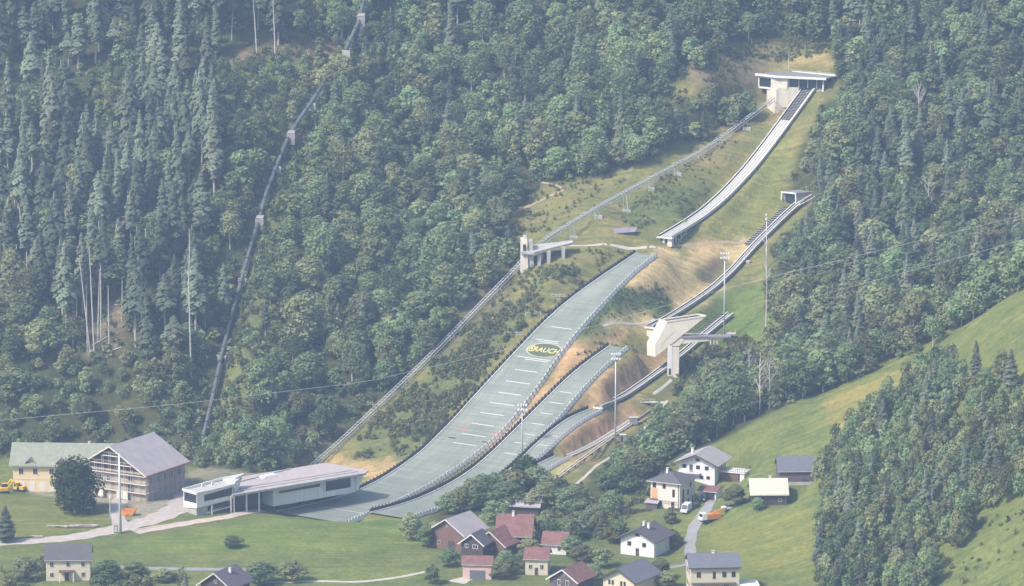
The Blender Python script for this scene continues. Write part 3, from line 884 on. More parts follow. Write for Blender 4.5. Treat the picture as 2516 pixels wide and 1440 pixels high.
for poly, dens, sc_ in SHRUB_AREAS:
    m_ = inpoly(GU+ju, GV+jv, poly) & vis
    xs, ys = np.repeat(GX[m_], 3), np.repeat(GY[m_], 3)
    xs = xs + rng.uniform(-.9,.9,len(xs)); ys = ys + rng.uniform(-.9,.9,len(ys))
    cl = vnoise(xs, ys, 5.5, 77)*.65 + vnoise(xs, ys, 2.2, 78)*.35
    keep = rng.random(len(xs)) < dens*1.5*np.clip((cl-.3)*3.2, 0.05, 1.6)
    xs, ys, cl = xs[keep], ys[keep], cl[keep]
    jw, jy = w2j(xs, ys); ok = np.ones(len(xs), bool)
    for S_, w in STR:
        ok &= ~((np.abs(jw-w) < np.interp(jy, S_[:,0], S_[:,2])+1.3) & (jy > S_[0,0]-2) & (jy < S_[-1,0]+2))
    for x, y, c in zip(xs[ok], ys[ok], cl[ok]):
        s = sc_*rng.uniform(.22,.62)*(.6+c); items.append((x, y, float(H(x, y))-.1, int(rng.integers(5)), s, s*rng.uniform(.8,1.3), rng.uniform(0,6.28)))
mass('shrubbery', SHRUBS, items, M_SHRUB, 'low shrubs and tall weeds on the open slope', .24, 1.35)
fl = ~inpoly(GU, GV, CLEAR_HILL) & ~inpoly(GU, GV, CLEAR_VALLEY) & ~inpoly(GU, GV, CLEAR_VILLAGE) & (GV < 1160) & (GV > -40) & (GU > -60) & (GU < 2580)
xs, ys = GX[fl], GY[fl]; keep = rng.random(len(xs)) < .085
items = []
for x, y in zip(xs[keep], ys[keep]):
    s = rng.uniform(.5,1.0); items.append((x, y, float(H(x, y))-.1, int(rng.integers(4)), s, s, rng.uniform(0,6.28)))
mass('undergrowth', UNDER, items, M_LEAF, 'bushes and saplings covering the forest floor', 1)
# ---------------------------------------------------------------- materials for built things
def matting():
    m = bpy.data.materials.new('plastic_matting'); m.use_nodes = True; nt = m.node_tree; b = nt.nodes['Principled BSDF']
    b.inputs['Roughness'].default_value = .8; b.inputs['Specular IOR Level'].default_value = .25
    tc = nt.nodes.new('ShaderNodeTexCoord')
    def lay(scale, rot, det, lo, hi, a, c):
        mp = nt.nodes.new('ShaderNodeMapping'); mp.inputs['Scale'].default_value = scale
        nt.links.new(tc.outputs['Object'], mp.inputs['Vector'])
        n = nt.nodes.new('ShaderNodeTexNoise'); n.inputs['Scale'].default_value = 1; n.inputs['Detail'].default_value = det
        nt.links.new(mp.outputs[0], n.inputs['Vector'])
        r = nt.nodes.new('ShaderNodeValToRGB'); r.color_ramp.elements[0].position = lo; r.color_ramp.elements[1].position = hi
        r.color_ramp.elements[0].color = (*a, 1); r.color_ramp.elements[1].color = (*c, 1)
        nt.links.new(n.outputs[0], r.inputs[0]); return r.outputs[0]
    def mul(p, q):
        x = nt.nodes.new('ShaderNodeMix'); x.data_type = 'RGBA'; x.blend_type = 'MULTIPLY'; x.inputs[0].default_value = 1
        nt.links.new(p, x.inputs[6]); nt.links.new(q, x.inputs[7]); return x.outputs[2]
    base = lay((.12,.05,.05), 0, 5, .3, .7, (.185,.21,.175), (.255,.275,.24))
    rows = lay((.03,.9,.9), 0, 2, .38, .62, (.87,.88,.87), (1.06,1.06,1.06))
    wear = lay((1.1,.12,.12), 0, 5, .3, .72, (.86,.88,.86), (1.1,1.08,1.08))
    nt.links.new(mul(mul(base, rows), wear), b.inputs['Base Color'])
    return m
M_MAT = matting()
M_WHITE = mat('white_paint', (.68,.67,.64), .6, .1, .8, streak=True)
M_PANEL = mat('panel_white', (.76,.76,.73), .6, .1, .8)
M_LINE = mat('line_paint', (.47,.47,.445), .6, .05, 1.0)
M_CONC = mat('concrete', (.42,.40,.37), .9, .18, .7, .2, 2.0, streak=True)
M_CREAM = mat('pale_concrete', (.64,.58,.49), .85, .13, .8, streak=True)
M_DARK = mat('dark_steel', (.035,.036,.042), .6, .2, 1.0)
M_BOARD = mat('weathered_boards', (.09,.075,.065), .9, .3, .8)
M_STEEL = mat('galvanised_steel', (.58,.59,.59), .5, .1, 1.0, metal=.3)
M_TRACK = mat('ceramic_track', (.52,.51,.47), .7, .1, .5)
M_GLASS = mat('dark_glazing', (.025,.032,.045), .12, .1, .5, spec=.6)
M_ROOFG = mat('grey_roof', (.22,.215,.22), .85, .12, .5, .2, 3)
M_GRAVEL = mat('gravel', (.42,.37,.33), .95, .18, .5, .3, 3)
M_ASPH = mat('asphalt', (.26,.25,.25), .9, .12, .4, .2, 4)
M_RED = mat('red_paint', (.62,.09,.1), .6, .1, 1)
M_YEL = mat('emblem_yellow', (.58,.49,.2), .7, .1, 1)
M_OVAL = mat('emblem_field', (.085,.11,.06), .8, .12, .4)
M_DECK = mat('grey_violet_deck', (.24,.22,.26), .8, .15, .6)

class JT:
    """a thing in the frame of the jumps: x across, y uphill, z up, origin at (w, y, z)"""
    def __init__(s, name, label, cat, w, y, z, group=None):
        s.o = (w, y, z); s.t = thing(name, label, cat, j2w(w, y, z), JROT, group)
    def __call__(s, w, y, z): return (w-s.o[0], y-s.o[1], z-s.o[2])

def samp(S_, y):
    return float(np.interp(y, S_[:,0], S_[:,1])), float(np.interp(y, S_[:,0], S_[:,2]))
def pitch_at(S_, y):
    a = samp(S_, y-1)[0]; b = samp(S_, y+1)[0]; return math.atan2(b-a, 2.0)
def on_strip(S_, w0, u, v):
    """pixel -> (w, y) on a landing surface"""
    ys = np.linspace(S_[0,0], S_[-1,0], 500); z = np.interp(ys, S_[:,0], S_[:,1])
    W = np.linspace(-14, 14, 141)
    YY, WW = np.meshgrid(ys, W+w0); ZZ = np.broadcast_to(z, YY.shape)
    X = JO[0]+JC[0]*WW+JU[0]*YY; Yw = JO[1]+JC[1]*WW+JU[1]*YY
    uu, vv = proj(X, Yw, ZZ); k = np.argmin((uu-u)**2+(vv-v)**2)
    return float(WW.ravel()[k]), float(YY.ravel()[k])

def landing(S_, w, name, label, group, lines, left_boards=(0,1), pitch=2.0, ph=1.15):
    y0, z0 = S_[0,0], S_[0,1]
    J = JT(name, label, 'ski jump', w, y0, z0, group)
    b = MB()
    for p, q in zip(S_[:-1], S_[1:]):
        xs = [-1,-.5,0,.5,1]
        for a, c in zip(xs[:-1], xs[1:]):
            b.quad(J(w+a*p[2],p[0],p[1]), J(w+c*p[2],p[0],p[1]), J(w+c*q[2],q[0],q[1]), J(w+a*q[2],q[0],q[1]))
        for s in (-1, 1):
            b.quad(J(w+s*p[2],p[0],p[1]), J(w+s*q[2],q[0],q[1]), J(w+s*(q[2]+.3),q[0],q[1]-.7), J(w+s*(p[2]+.3),p[0],p[1]-.7))
    b.build('mat_surface', M_MAT, J.t)
    for s, nm in ((-1,'edge_kerb'), (1,'edge_kerb')):
        k = MB()
        for p, q in zip(S_[:-1], S_[1:]):
            k.bar(J(w+s*(p[2]+.02),p[0],p[1]+.14), J(w+s*(q[2]+.02),q[0],q[1]+.14), .24, .34)
        k.build(nm, M_WHITE, J.t)
    # right: pale guard panels with open joints; left: dark fence boards
    L = pitch*.66
    pm = MB().hexa([(-.05,-L/2,-.1),(.5,-L/2,-.3),(.5,L/2,-.3),(-.05,L/2,-.1)], [(-.05,-L/2,ph),(.12,-L/2,ph+.02),(.12,L/2,ph+.02),(-.05,L/2,ph)]).mesh('guard_panel', M_PANEL)
    bm = MB().box(-.06,.06,-pitch*.4,pitch*.4,.1,1.15).box(-.09,.09,-.12,.12,-.5,1.55).mesh('fence_board', M_DARK)
    n = int((S_[-1,0]-y0)/(pitch*.85))
    ys = np.linspace(y0+1, S_[-1,0]-.8, n)
    for y in ys:
        z, h = samp(S_, y); a = pitch_at(S_, y); h2 = samp(S_, y+1)[1]-samp(S_, y-1)[1]
        link('guard_panel', pm, J.t, J(w+h+.32, y, z+.05), rot=(a, 0, -math.atan2(h2, 2)))
        t = (y-y0)/(S_[-1,0]-y0)
        if left_boards[0] <= t <= left_boards[1]:
            link('fence_board', bm, J.t, J(w-h-.42, y, z+.0), rot=(a, 0, math.atan2(h2, 2)))
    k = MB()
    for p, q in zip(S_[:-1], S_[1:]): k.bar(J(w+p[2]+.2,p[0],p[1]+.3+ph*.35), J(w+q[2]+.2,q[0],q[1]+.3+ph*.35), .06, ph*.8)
    k.build('added_dark_backing', M_BOARD, J.t)  # dark strip added so panel joints contrast by colour, not by light
    # dark board wall outside the outrun
    k = MB()
    m = S_[:,0] < y0 + (S_[-1,0]-y0)*.36
    Q = S_[m]
    for p, q in zip(Q[:-1], Q[1:]):
        k.bar(J(w-p[2]-.6,p[0],p[1]+.45), J(w-q[2]-.6,q[0],q[1]+.45), .12, 1.1)
    k.build('outrun_board', M_BOARD, J.t)
    lm = {}
    for (u0, v0, u1, v1, *c) in lines:
        wa, ya = on_strip(S_, w, (u0+u1)/2, (v0+v1)/2)
        lw = abs(u1-u0)/6.53; key = (round(lw,1), c[0] if c else 0)
        if key not in lm: lm[key] = MB().box(-lw/2, lw/2, -.19, .19, -.02, .03).mesh('distance_line', [M_LINE, M_RED, M_DARK][key[1]])
        z, h = samp(S_, ya)
        link('distance_line', lm[key], J.t, J(wa, ya, z+.05), rot=(pitch_at(S_, ya), 0, 0))
    return J

LINES108 = [(1354,803,1404,811),(1318,835,1372,841),(1322,839,1370,845),(1272,877,1352,887),(1290,883,1345,890),(1266,908,1320,914),(1243,936,1300,943),(1225,965,1279,970),(1204,990,1262,998),(1181,1015,1237,1022),(1159,1041,1213,1048),(1137,1066,1192,1072),(1115,1090,1169,1095),
            (1122,1050,1146,1053,1),(1206,1062,1232,1065,1),(1102,1075,1120,1077,2),(1184,1086,1203,1089,2),(800,1250,960,1270)]
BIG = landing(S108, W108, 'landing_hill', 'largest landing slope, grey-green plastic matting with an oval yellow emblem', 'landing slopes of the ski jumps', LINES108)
LINES66 = [(1376,963,1404,967),(1352,988,1383,992),(1329,1015,1358,1019),(1306,1040,1336,1044),(1288,1067,1314,1070),(1265,1088,1293,1092),(1240,1113,1270,1117)]
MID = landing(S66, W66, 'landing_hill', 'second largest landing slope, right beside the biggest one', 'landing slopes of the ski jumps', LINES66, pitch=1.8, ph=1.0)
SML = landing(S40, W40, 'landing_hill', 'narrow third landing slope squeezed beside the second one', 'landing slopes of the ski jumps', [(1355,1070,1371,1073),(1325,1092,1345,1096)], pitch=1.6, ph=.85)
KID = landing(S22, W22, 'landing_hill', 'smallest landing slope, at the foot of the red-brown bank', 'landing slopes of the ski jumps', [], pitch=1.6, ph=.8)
# oval sponsor emblem on the big slope
we, ye = on_strip(S108, W108, 1337, 862)
ze, he = samp(S108, ye)
em = link('emblem', None, BIG.t, BIG(we, ye, ze+.06), rot=(pitch_at(S108, ye), 0, 0))
em.rotation_euler = (pitch_at(S108, ye), 0, 0)
RX, RY = 6.3, 3.4
b = MB(); nn = 40
b.poly([(RX*.94*math.cos(t), RY*.94*math.sin(t), .02) for t in np.linspace(0, 2*math.pi, nn, endpoint=False)])
b.build('emblem_field', M_OVAL, em)
b = MB()
for i in range(nn):
    t0, t1 = 2*math.pi*i/nn, 2*math.pi*(i+1)/nn
    f = lambda t, k, z: (RX*k*math.cos(t), RY*k*math.sin(t), z)
    b.quad(f(t0,.94,.04), f(t0,1.0,.04), f(t1,1.0,.04), f(t1,.94,.04))
b.build('emblem_ring', mat('emblem_cream', (.52,.49,.36), .7), em)
def letters(body, size, m, parent, loc, rot=(0,0,0), name='lettering', ext=.01, wide=1.0):
    cu = bpy.data.curves.new(name, 'FONT'); cu.body = body; cu.size = size; cu.extrude = ext
    cu.align_x = 'CENTER'; cu.align_y = 'CENTER'; cu.offset = size*.02; cu.resolution_u = 3
    o = bpy.data.objects.new(name, cu); COL.objects.link(o)
    me = bpy.data.meshes.new_from_object(o.evaluated_get(bpy.context.evaluated_depsgraph_get()))
    bpy.data.objects.remove(o); bpy.data.curves.remove(cu)
    me.materials.clear(); me.materials.append(m)
    o = link(name, me, parent, loc, rot=rot); o.scale = (wide, 1, 1)
    return o
letters('RAUCH', 3.1, M_YEL, em, (.75, -.05, .06), wide=.88)
b = MB()
for i in range(20):
    t0, t1 = 2*math.pi*i/20, 2*math.pi*(i+1)/20
    g = lambda t, r: (-4.5+r*math.cos(t), r*1.25*math.sin(t), .06)
    b.quad(g(t0,.75), g(t0,1.1), g(t1,1.1), g(t1,.75))
b.box(-4.9,-4.2,-.5,.5,.03,.07); b.box(-4.62,-4.48,1.3,2.0,.03,.07)
b.build('emblem_apple', M_YEL, em)

# ---------------------------------------------------------------- inruns
def inrun(S_, w, name, label, hw, wall=.7, y1=None, rails=4, legs=True):
    y0, z0 = S_[0,0], S_[0,1]
    J = JT(name, label, 'inrun', w, y0, z0, 'inruns of the ski jumps')
    b = MB(); 
    for p, q in zip(S_[:-1], S_[1:]):
        b.hexa([J(w-hw,p[0],p[1]-.5), J(w+hw,p[0],p[1]-.5), J(w+hw,q[0],q[1]-.5), J(w-hw,q[0],q[1]-.5)],
               [J(w-hw,p[0],p[1]), J(w+hw,p[0],p[1]), J(w+hw,q[0],q[1]), J(w-hw,q[0],q[1])])
    b.build('track_bed', M_CONC if rails > 2 else M_ROOFG, J.t)
    for i in range(rails):
        x = w - hw*.72 + 2*hw*.72*i/max(1, rails-1)
        k = MB()
        for p, q in zip(S_[:-1], S_[1:]): k.bar(J(x,p[0],p[1]+.08), J(x,q[0],q[1]+.08), .42 if rails > 2 else .3, .14)
        k.build('track_rail', M_TRACK, J.t)
    for s in (-1, 1):
        k = MB()
        for p, q in zip(S_[:-1], S_[1:]): k.bar(J(w+s*(hw+.1),p[0],p[1]+wall/2-.2), J(w+s*(hw+.1),q[0],q[1]+wall/2-.2), .16, wall)
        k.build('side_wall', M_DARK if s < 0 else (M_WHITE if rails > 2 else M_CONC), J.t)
        k = MB()
        for p, q in zip(S_[:-1], S_[1:]): k.bar(J(w+s*(hw+.1),p[0],p[1]+wall-.1), J(w+s*(hw+.1),q[0],q[1]+wall-.1), .26, .16)
        k.build('hand_rail', M_WHITE, J.t)
    if legs:
        for p in S_[4::5]:
            pw = j2w(w, p[0], p[1]); g = float(H(pw[0], pw[1]))
            if p[1]-.5-g > .3:
                for s in (-1, 1):
                    MB().box(-.18,.18,-.18,.18,g-.6-(p[1]-.5),0).build('support_post', M_CONC, J.t, J(w+s*hw*.75, p[0], p[1]-.5))
    return J
def steps(J, S_, w, x0, x1, ya, yb, n, up=.12, m=None):
    sm = MB().box(x0, x1, -.28, .28, -.06, .12).mesh('step', m or M_DARK)
    for y in np.linspace(ya, yb, n):
        z, _ = samp(S_, y); link('step', sm, J.t, J(w, y, z+up), rot=(0, 0, 0))
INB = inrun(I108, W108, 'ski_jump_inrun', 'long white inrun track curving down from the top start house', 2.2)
ya = jp(1932, 296, W108)[1]; yb = I108[-1,0]-.8
steps(INB, I108, W108, -2.15, 1.3, ya, yb, 22, .25)
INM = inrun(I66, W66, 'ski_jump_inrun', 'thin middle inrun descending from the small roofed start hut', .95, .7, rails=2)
bm_ = MB()
ya, yb = jp(1858, 600, W66)[1], jp(1950, 512, W66)[1]
q = [y for y in np.linspace(ya, yb, 12)]
for a, c in zip(q[:-1], q[1:]):
    za, zc = samp(I66, a)[0], samp(I66, c)[0]
    bm_.hexa([INM(W66-4.2,a,za-.9), INM(W66-1.5,a,za-.9), INM(W66-1.5,c,zc-.9), INM(W66-4.2,c,zc-.9)], [INM(W66-4.2,a,za-.25), INM(W66-1.5,a,za-.25), INM(W66-1.5,c,zc-.25), INM(W66-4.2,c,zc-.25)])
bm_.build('stair_bed', M_ROOFG, INM.t)
steps(INM, I66, W66, -4.1, -1.6, ya, yb, 20, -.1)
INS = inrun(I40, W40, 'ski_jump_inrun', 'short inrun passing behind the white judges tower', .95, .7, rails=2)
ya, yb = jp(1722, 832, W40)[1], jp(1792, 774, W40)[1]
bm_ = MB(); q = np.linspace(ya, yb, 10)
for a, c in zip(q[:-1], q[1:]):
    za, zc = samp(I40, a)[0], samp(I40, c)[0]
    bm_.hexa([INS(W40-4.0,a,za-.9), INS(W40-1.3,a,za-.9), INS(W40-1.3,c,zc-.9), INS(W40-4.0,c,zc-.9)], [INS(W40-4.0,a,za-.25), INS(W40-1.3,a,za-.25), INS(W40-1.3,c,zc-.25), INS(W40-4.0,c,zc-.25)])
bm_.build('stair_bed', M_DECK, INS.t)
steps(INS, I40, W40, -3.9, -1.4, ya, yb, 15, -.1)
INK = inrun(I22, W22, 'ski_jump_inrun', 'smallest inrun, a thin curved rail across the red-brown bank', .7, .4, rails=2, legs=False)

# take-off table of the big jump: concrete pier, steel frame and a dark block painting the shade under the lip
T = I108[0]
tk = JT('takeoff_pier', 'concrete pier with dark braced frame under the big take-off', 'pier', W108, T[0], T[1]-4.2)
pw = j2w(W108, T[0], 0); gz = float(H(pw[0], pw[1]))
hgt = T[1]-.5
MB().box(-2.3,-.4,.3,1.5, gz-.5-(T[1]-4.2), hgt-(T[1]-4.2)).box(.7,2.3,.3,1.5, gz-.5-(T[1]-4.2), hgt-(T[1]-4.2)).build('pier_wall', M_CREAM, tk.t)
MB().box(-1.9,-1.1,.22,.3, gz-(T[1]-4.2)+.9, gz-(T[1]-4.2)+1.9).build('hatch', M_DARK, tk.t)
k = MB()
for i, y in enumerate((3.0, 6.0, 9.0)):
    zt = samp(I108, T[0]+y)[0]-.5-(T[1]-4.2)
    pw = j2w(W108, T[0]+y, 0); g = float(H(pw[0], pw[1]))-(T[1]-4.2)-.4
    if zt-g > .2:
        for x in (-2.2, 2.2): k.box(x-.15, x+.15, y-.15, y+.15, g, zt)
        k.box(-2.2, 2.2, y-.1, y+.1, zt-.3, zt)
k.bar((2.25,1.5,.3),(2.25,9.0,samp(I108, T[0]+9)[0]-1-(T[1]-4.2)), .2); k.bar((2.25,9,-.2),(2.25,4,3.4), .2)
k.build('steel_frame', M_STEEL, tk.t)
MB().box(-2.1,2.1,3.2,8.5, -1.5, .9).build('painted_shade_core', M_BOARD, tk.t)  # dark block stands in for the shade under the inrun
MB().box(-2.9,2.9,-.6,1.0,T[1]-.35-(T[1]-4.2)+.05,T[1]-.1-(T[1]-4.2)).build('lip', M_WHITE, tk.t)
# take-offs of the two middle jumps
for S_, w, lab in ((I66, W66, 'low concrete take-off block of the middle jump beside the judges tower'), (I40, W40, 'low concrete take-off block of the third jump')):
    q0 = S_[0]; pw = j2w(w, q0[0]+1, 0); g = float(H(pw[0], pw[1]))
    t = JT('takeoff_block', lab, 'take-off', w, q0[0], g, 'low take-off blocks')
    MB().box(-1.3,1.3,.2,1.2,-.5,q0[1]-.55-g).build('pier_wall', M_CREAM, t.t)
    MB().box(-1.2,1.2,1.3,5.0,-.8,max(.3,q0[1]-.9-g)).build('painted_shade_core', M_DECK, t.t)  # violet-grey block painted as the shade behind the take-off wall
    MB().box(-1.7,1.7,-.4,.3,q0[1]-.5-g,q0[1]-.1-g).build('lip', M_WHITE, t.t)

# top start house
E = I108[-1]
sh = JT('start_house', 'top start house with flat folded roof, glazed cabin and pale concrete tower wall', 'start house', W108, E[0], E[1])
def slab(pts, z0, z1, m, name, par, tilt=0):
    return MB().hexa([(x, y, z0+tilt*x) for x, y in pts], [(x, y, z1+tilt*x) for x, y in pts]).build(name, m, par)
slab([(-17.0,-6.2),(-9,-7.0),(6.6,-1.2),(6.6,6),(-14.5,6)], 3.3, 3.75, M_ROOFG, 'roof', sh.t, -.012)
slab([(-17.3,-6.5),(-9,-7.3),(-9,-6.6),(-17.0,-5.9)], 3.2, 3.9, M_WHITE, 'roof_edge', sh.t, -.012)
slab([(-9,-7.3),(7.0,-1.5),(6.8,-.9),(-9,-6.6)], 3.2, 3.9, M_WHITE, 'roof_edge', sh.t, -.012)
slab([(-14.6,5.6),(6.6,5.6),(6.6,6.2),(-14.6,6.2)], 3.5, 4.1, M_WHITE, 'roof_edge', sh.t)
slab([(-16,-5.5),(-10.8,-6.1),(-10.8,0),(-15,0)], -.5, 3.15, M_GLASS, 'glazed_cabin', sh.t)
for pts in ([(-16.3,-5.7),(-10.7,-6.35),(-10.7,-5.95),(-16.1,-5.3)],):
    slab(pts, -.8, -.2, M_WHITE, 'cabin_frame', sh.t); slab(pts, 2.75, 3.2, M_WHITE, 'cabin_frame', sh.t)
for x, y in ((-16.2,-5.6),(-11.0,-6.2)): MB().box(x-.2,x+.2,y-.2,y+.2,-.3,3.2).build('cabin_frame', M_WHITE, sh.t)
slab([(-10.6,-6.6),(-5.6,-5.2),(-5.6,1),(-10.6,1)], -.4, 3.1, M_CREAM, 'cabin_block', sh.t)
slab([(-5.5,-3.6),(5.4,-.2),(5.4,5),(-5.5,5)], .2, 3.1, M_GLASS, 'glazed_front', sh.t)
for x in (-2.6, .3, 3.2): MB().box(x-.1,x+.1,-3.7+.31*(x+5.5)-.1,-3.7+.31*(x+5.5)+.1,.2,3.1).build('mullion', M_STEEL, sh.t)
MB().box(5.2,5.6,-.7,-.2,-1.5,3.3).build('roof_post', M_WHITE, sh.t)
slab([(-13.2,-5.6),(-8.6,-7.2),(-3.2,-1.6),(-3.2,3),(-13.2,3)], -9.5, -.45, M_CREAM, 'tower_wall', sh.t)
slab([(-8.5,-6.9),(-2.6,-2.8),(-2.6,1),(-8.5,1)], -6.5, .1, M_CREAM, 'stair_wall', sh.t)
slab([(-5.4,-1.5),(4.6,0),(4.6,5),(-5.4,5)], -2.5, .15, M_CONC, 'start_floor', sh.t)
MB().tube([(-10,3,3.7),(-10,3,11.5)], .09, 5).build('aerial', M_STEEL, sh.t)
MB().bar((-13.8,5.9,4.4),(6,5.9,4.4),.1).build('roof_rail', M_STEEL, sh.t)
# small hut on the middle inrun
E6 = I66[-1]
ht = JT('start_hut', 'small dark roofed start hut with white portal at the middle inrun', 'hut', W66, E6[0], E6[1])
slab([(-6.2,-4.6),(-.6,-4.6),(2.6,1.5),(-3.6,1.5)], 2.0, 2.25, M_DECK, 'roof', ht.t)
slab([(-6.2,-4.75),(-.6,-4.75),(-.6,-4.6),(-6.2,-4.6)], 1.85, 2.3, M_WHITE, 'portal_beam', ht.t)
for x in (-6.05, -.75): MB().box(x-.16,x+.16,-4.75,-4.5,-2.6,1.9).build('portal_post', M_WHITE, ht.t)
slab([(-5.8,-3.6),(-1.0,-3.6),(1.8,1.2),(-3.4,1.2)], -2.6, 1.95, M_CONC, 'hut_body', ht.t)
slab([(-5.2,-3.72),(-1.4,-3.72),(-1.4,-3.62),(-5.2,-3.62)], -1.6, 1.5, M_GLASS, 'hut_opening', ht.t)
MB().bar((0.3,-6,-1.0),(3.4,2.2,2.4),.3).bar((1.4,-6.2,-1.5),(4.0,1.2,1.2),.25).build('ramp_rail', M_WHITE, ht.t)
# concrete piers carrying the middle inrun
pb = jp(1826, 640, W66); g3 = j2w(*pb); gg = float(H(g3[0], g3[1]))
pr = JT('track_pier', 'twin concrete pier carrying the middle inrun beside the wood edge', 'pier', W66+1.0, pb[1], gg)
for x in (-1.0, .9): MB().box(x-.55,x+.55,-.5,.5,-4.5,max(.5, samp(I66, pb[1])[0]-gg-.4)).build('pier_column', M_CONC, pr.t)
MB().box(-1.8,1.8,-.6,.6,samp(I66, pb[1])[0]-gg-.9,samp(I66, pb[1])[0]-gg-.55).build('pier_head', M_CONC, pr.t)
# ---------------------------------------------------------------- inclined lift
def pxm(y): return F/(y*1.02)
def local(o3, p): return (p[0]-o3[0], p[1]-o3[1], p[2]-o3[2])
lp = [lift_pt(u, v) for u, v, h in LIFT]
o3 = lp[0] - np.array([0,0,1.0])
lift = thing('lift_track', 'long truss track of the inclined lift climbing beside the jumps', 'lift track', o3)
dense = []
for a, b_ in zip(lp[:-1], lp[1:]):
    n = max(1, int(np.linalg.norm(b_-a)/4)); dense += [a+(b_-a)*i/n for i in range(n)]
dense.append(lp[-1]); dense = np.array(dense)
for _ in range(3): dense[1:-1] = (dense[:-2]+2*dense[1:-1]+dense[2:])/4
tang = np.gradient(dense, axis=0); side = np.stack([tang[:,1], -tang[:,0], 0*tang[:,0]], 1); side /= np.linalg.norm(side, axis=1)[:,None]
for s, dz in ((-1,0),(1,0),(-1,-1.0),(1,-1.0)):
    k = MB(); P = [local(o3, p+sd*.62*s+np.array([0,0,dz])) for p, sd in zip(dense, side)]
    for a, b_ in zip(P[:-1], P[1:]): k.bar(a, b_, .16, .2)
    k.build('rail_beam' if dz == 0 else 'lower_chord', M_STEEL, lift)
rung = MB().bar((-.62,0,0),(.62,0,0),.22,.12).bar((-.62,0,0),(-.62,0,-1.0),.09).bar((.62,0,0),(.62,0,-1.0),.09).mesh('rung', M_STEEL)
cum = np.concatenate([[0], np.cumsum(np.linalg.norm(np.diff(dense, axis=0), axis=1))])
for s in np.arange(.6, cum[-1], 1.35):
    p = np.array([np.interp(s, cum, dense[:,i]) for i in range(3)]); sd = np.array([np.interp(s, cum, side[:,i]) for i in range(2)])
    link('rung', rung, lift, local(o3, p), rot=(0, 0, math.atan2(sd[1], sd[0])))
for i, (u, v, h) in enumerate(LIFT):
    if i in (0, 6, len(LIFT)-1): continue
    p = lift_pt(u, v); g = float(H(p[0], p[1])); q = local(o3, p)
    big = i == 9
    k = MB()
    for s in (-1, 1):
        k.bar((q[0]+s*.5, q[1], q[2]-.9), (q[0]+s*(.9 if not big else .7)+.5, q[1]-.4, g-o3[2]-.4), .26 if big else .2)
    k.build('support_leg', M_STEEL, lift)
    if h > 2.2:
        MB().hexa([(q[0]-.6,q[1]-1.4,g-o3[2]-2.6),(q[0]+1.9,q[1]-1.4,g-o3[2]-2.6),(q[0]+1.9,q[1]+.6,g-o3[2]-1),(q[0]-.6,q[1]+.6,g-o3[2]-1)],
                  [(q[0]-.6,q[1]-1.2,g-o3[2]+.5),(q[0]+1.9,q[1]-1.2,g-o3[2]+.5),(q[0]+1.9,q[1]+.6,g-o3[2]+.6),(q[0]-.6,q[1]+.6,g-o3[2]+.6)]).build('footing', M_CONC, lift)
# lower station slab behind the service building
b0 = hit(745, 1168)
ls = thing('lift_platform', 'low white slab deck where the lift track starts behind the service building', 'platform', b0)
MB().box(-4,4,-1.2,1.6,.1,.5).build('deck', M_WHITE, ls); MB().box(-2,3,-.4,.8,.5,1.3).build('buffer', M_CONC, ls)
# mid station with terrace on piers
b1 = hit(1295, 662); sc1 = pxm(b1[1])
st = thing('lift_station', 'concrete lift stop tower with long terrace on slanted piers', 'lift station', b1)
def px(du, dv, dy=0.0): return (du/sc1, dy, dv/sc1/cP)      # offsets measured in the photograph, metres here
MB().hexa([px(-17,-12,-1.2),px(3,-12,-1.5),px(3,-12,3),px(-17,-12,3)],[px(-16,74,-1.2),px(0,72,-1.5),px(0,72,3),px(-16,74,3)]).build('tower_wall', M_CREAM, st)
MB().hexa([px(3.2,-2,-1.0),px(17,4,-1),px(17,4,3),px(3.2,-2,3)],[px(3.2,70,-1),px(13,70,-1),px(13,70,3),px(3.2,70,3)]).build('side_wall', M_CONC, st)
MB().hexa([px(-10,38,-1.75),px(-3,38,-1.75),px(-3,38,-1.4),px(-10,38,-1.4)],[px(-10,62,-1.75),px(-4,62,-1.75),px(-4,62,-1.4),px(-10,62,-1.4)]).build('doorway', M_DARK, st)
MB().box(-1.3,-.2,.2,1.3,72/sc1,83/sc1).build('vent_box', M_STEEL, st)
MB().hexa([px(-16,40,-2.2),px(16,38,-2.6),px(112,54,4),px(112,56,7),px(16,42,5),px(-16,44,4)],[px(-16,46,-2.2),px(16,44,-2.6),px(112,59,4),px(112,61,7),px(16,48,5),px(-16,50,4)]).build('terrace', M_CONC, st)
for du, v0, dy in ((29,2,-1.2),(34,-6,.2),(52,8,-.6),(88,30,1.5)):
    MB().hexa([px(du-3,v0-14,dy),px(du+4,v0-14,dy),px(du+4,v0-14,dy+.8),px(du-3,v0-14,dy+.8)],[px(du-4,40+(du-29)*.2,dy),px(du+6,40+(du-29)*.2,dy),px(du+6,40+(du-29)*.2,dy+.8),px(du-4,40+(du-29)*.2,dy+.8)]).build('pier', M_CONC, st)
k = MB()
for i in range(12): k.bar(px(16+8.4*i,45+1.25*i,-2.4+.55*i), px(16+8.4*i,54+1.2*i,-2.4+.55*i), .07)
k.bar(px(16,54,-2.4), px(110,68,3.7), .09); k.build('railing', M_STEEL, st)

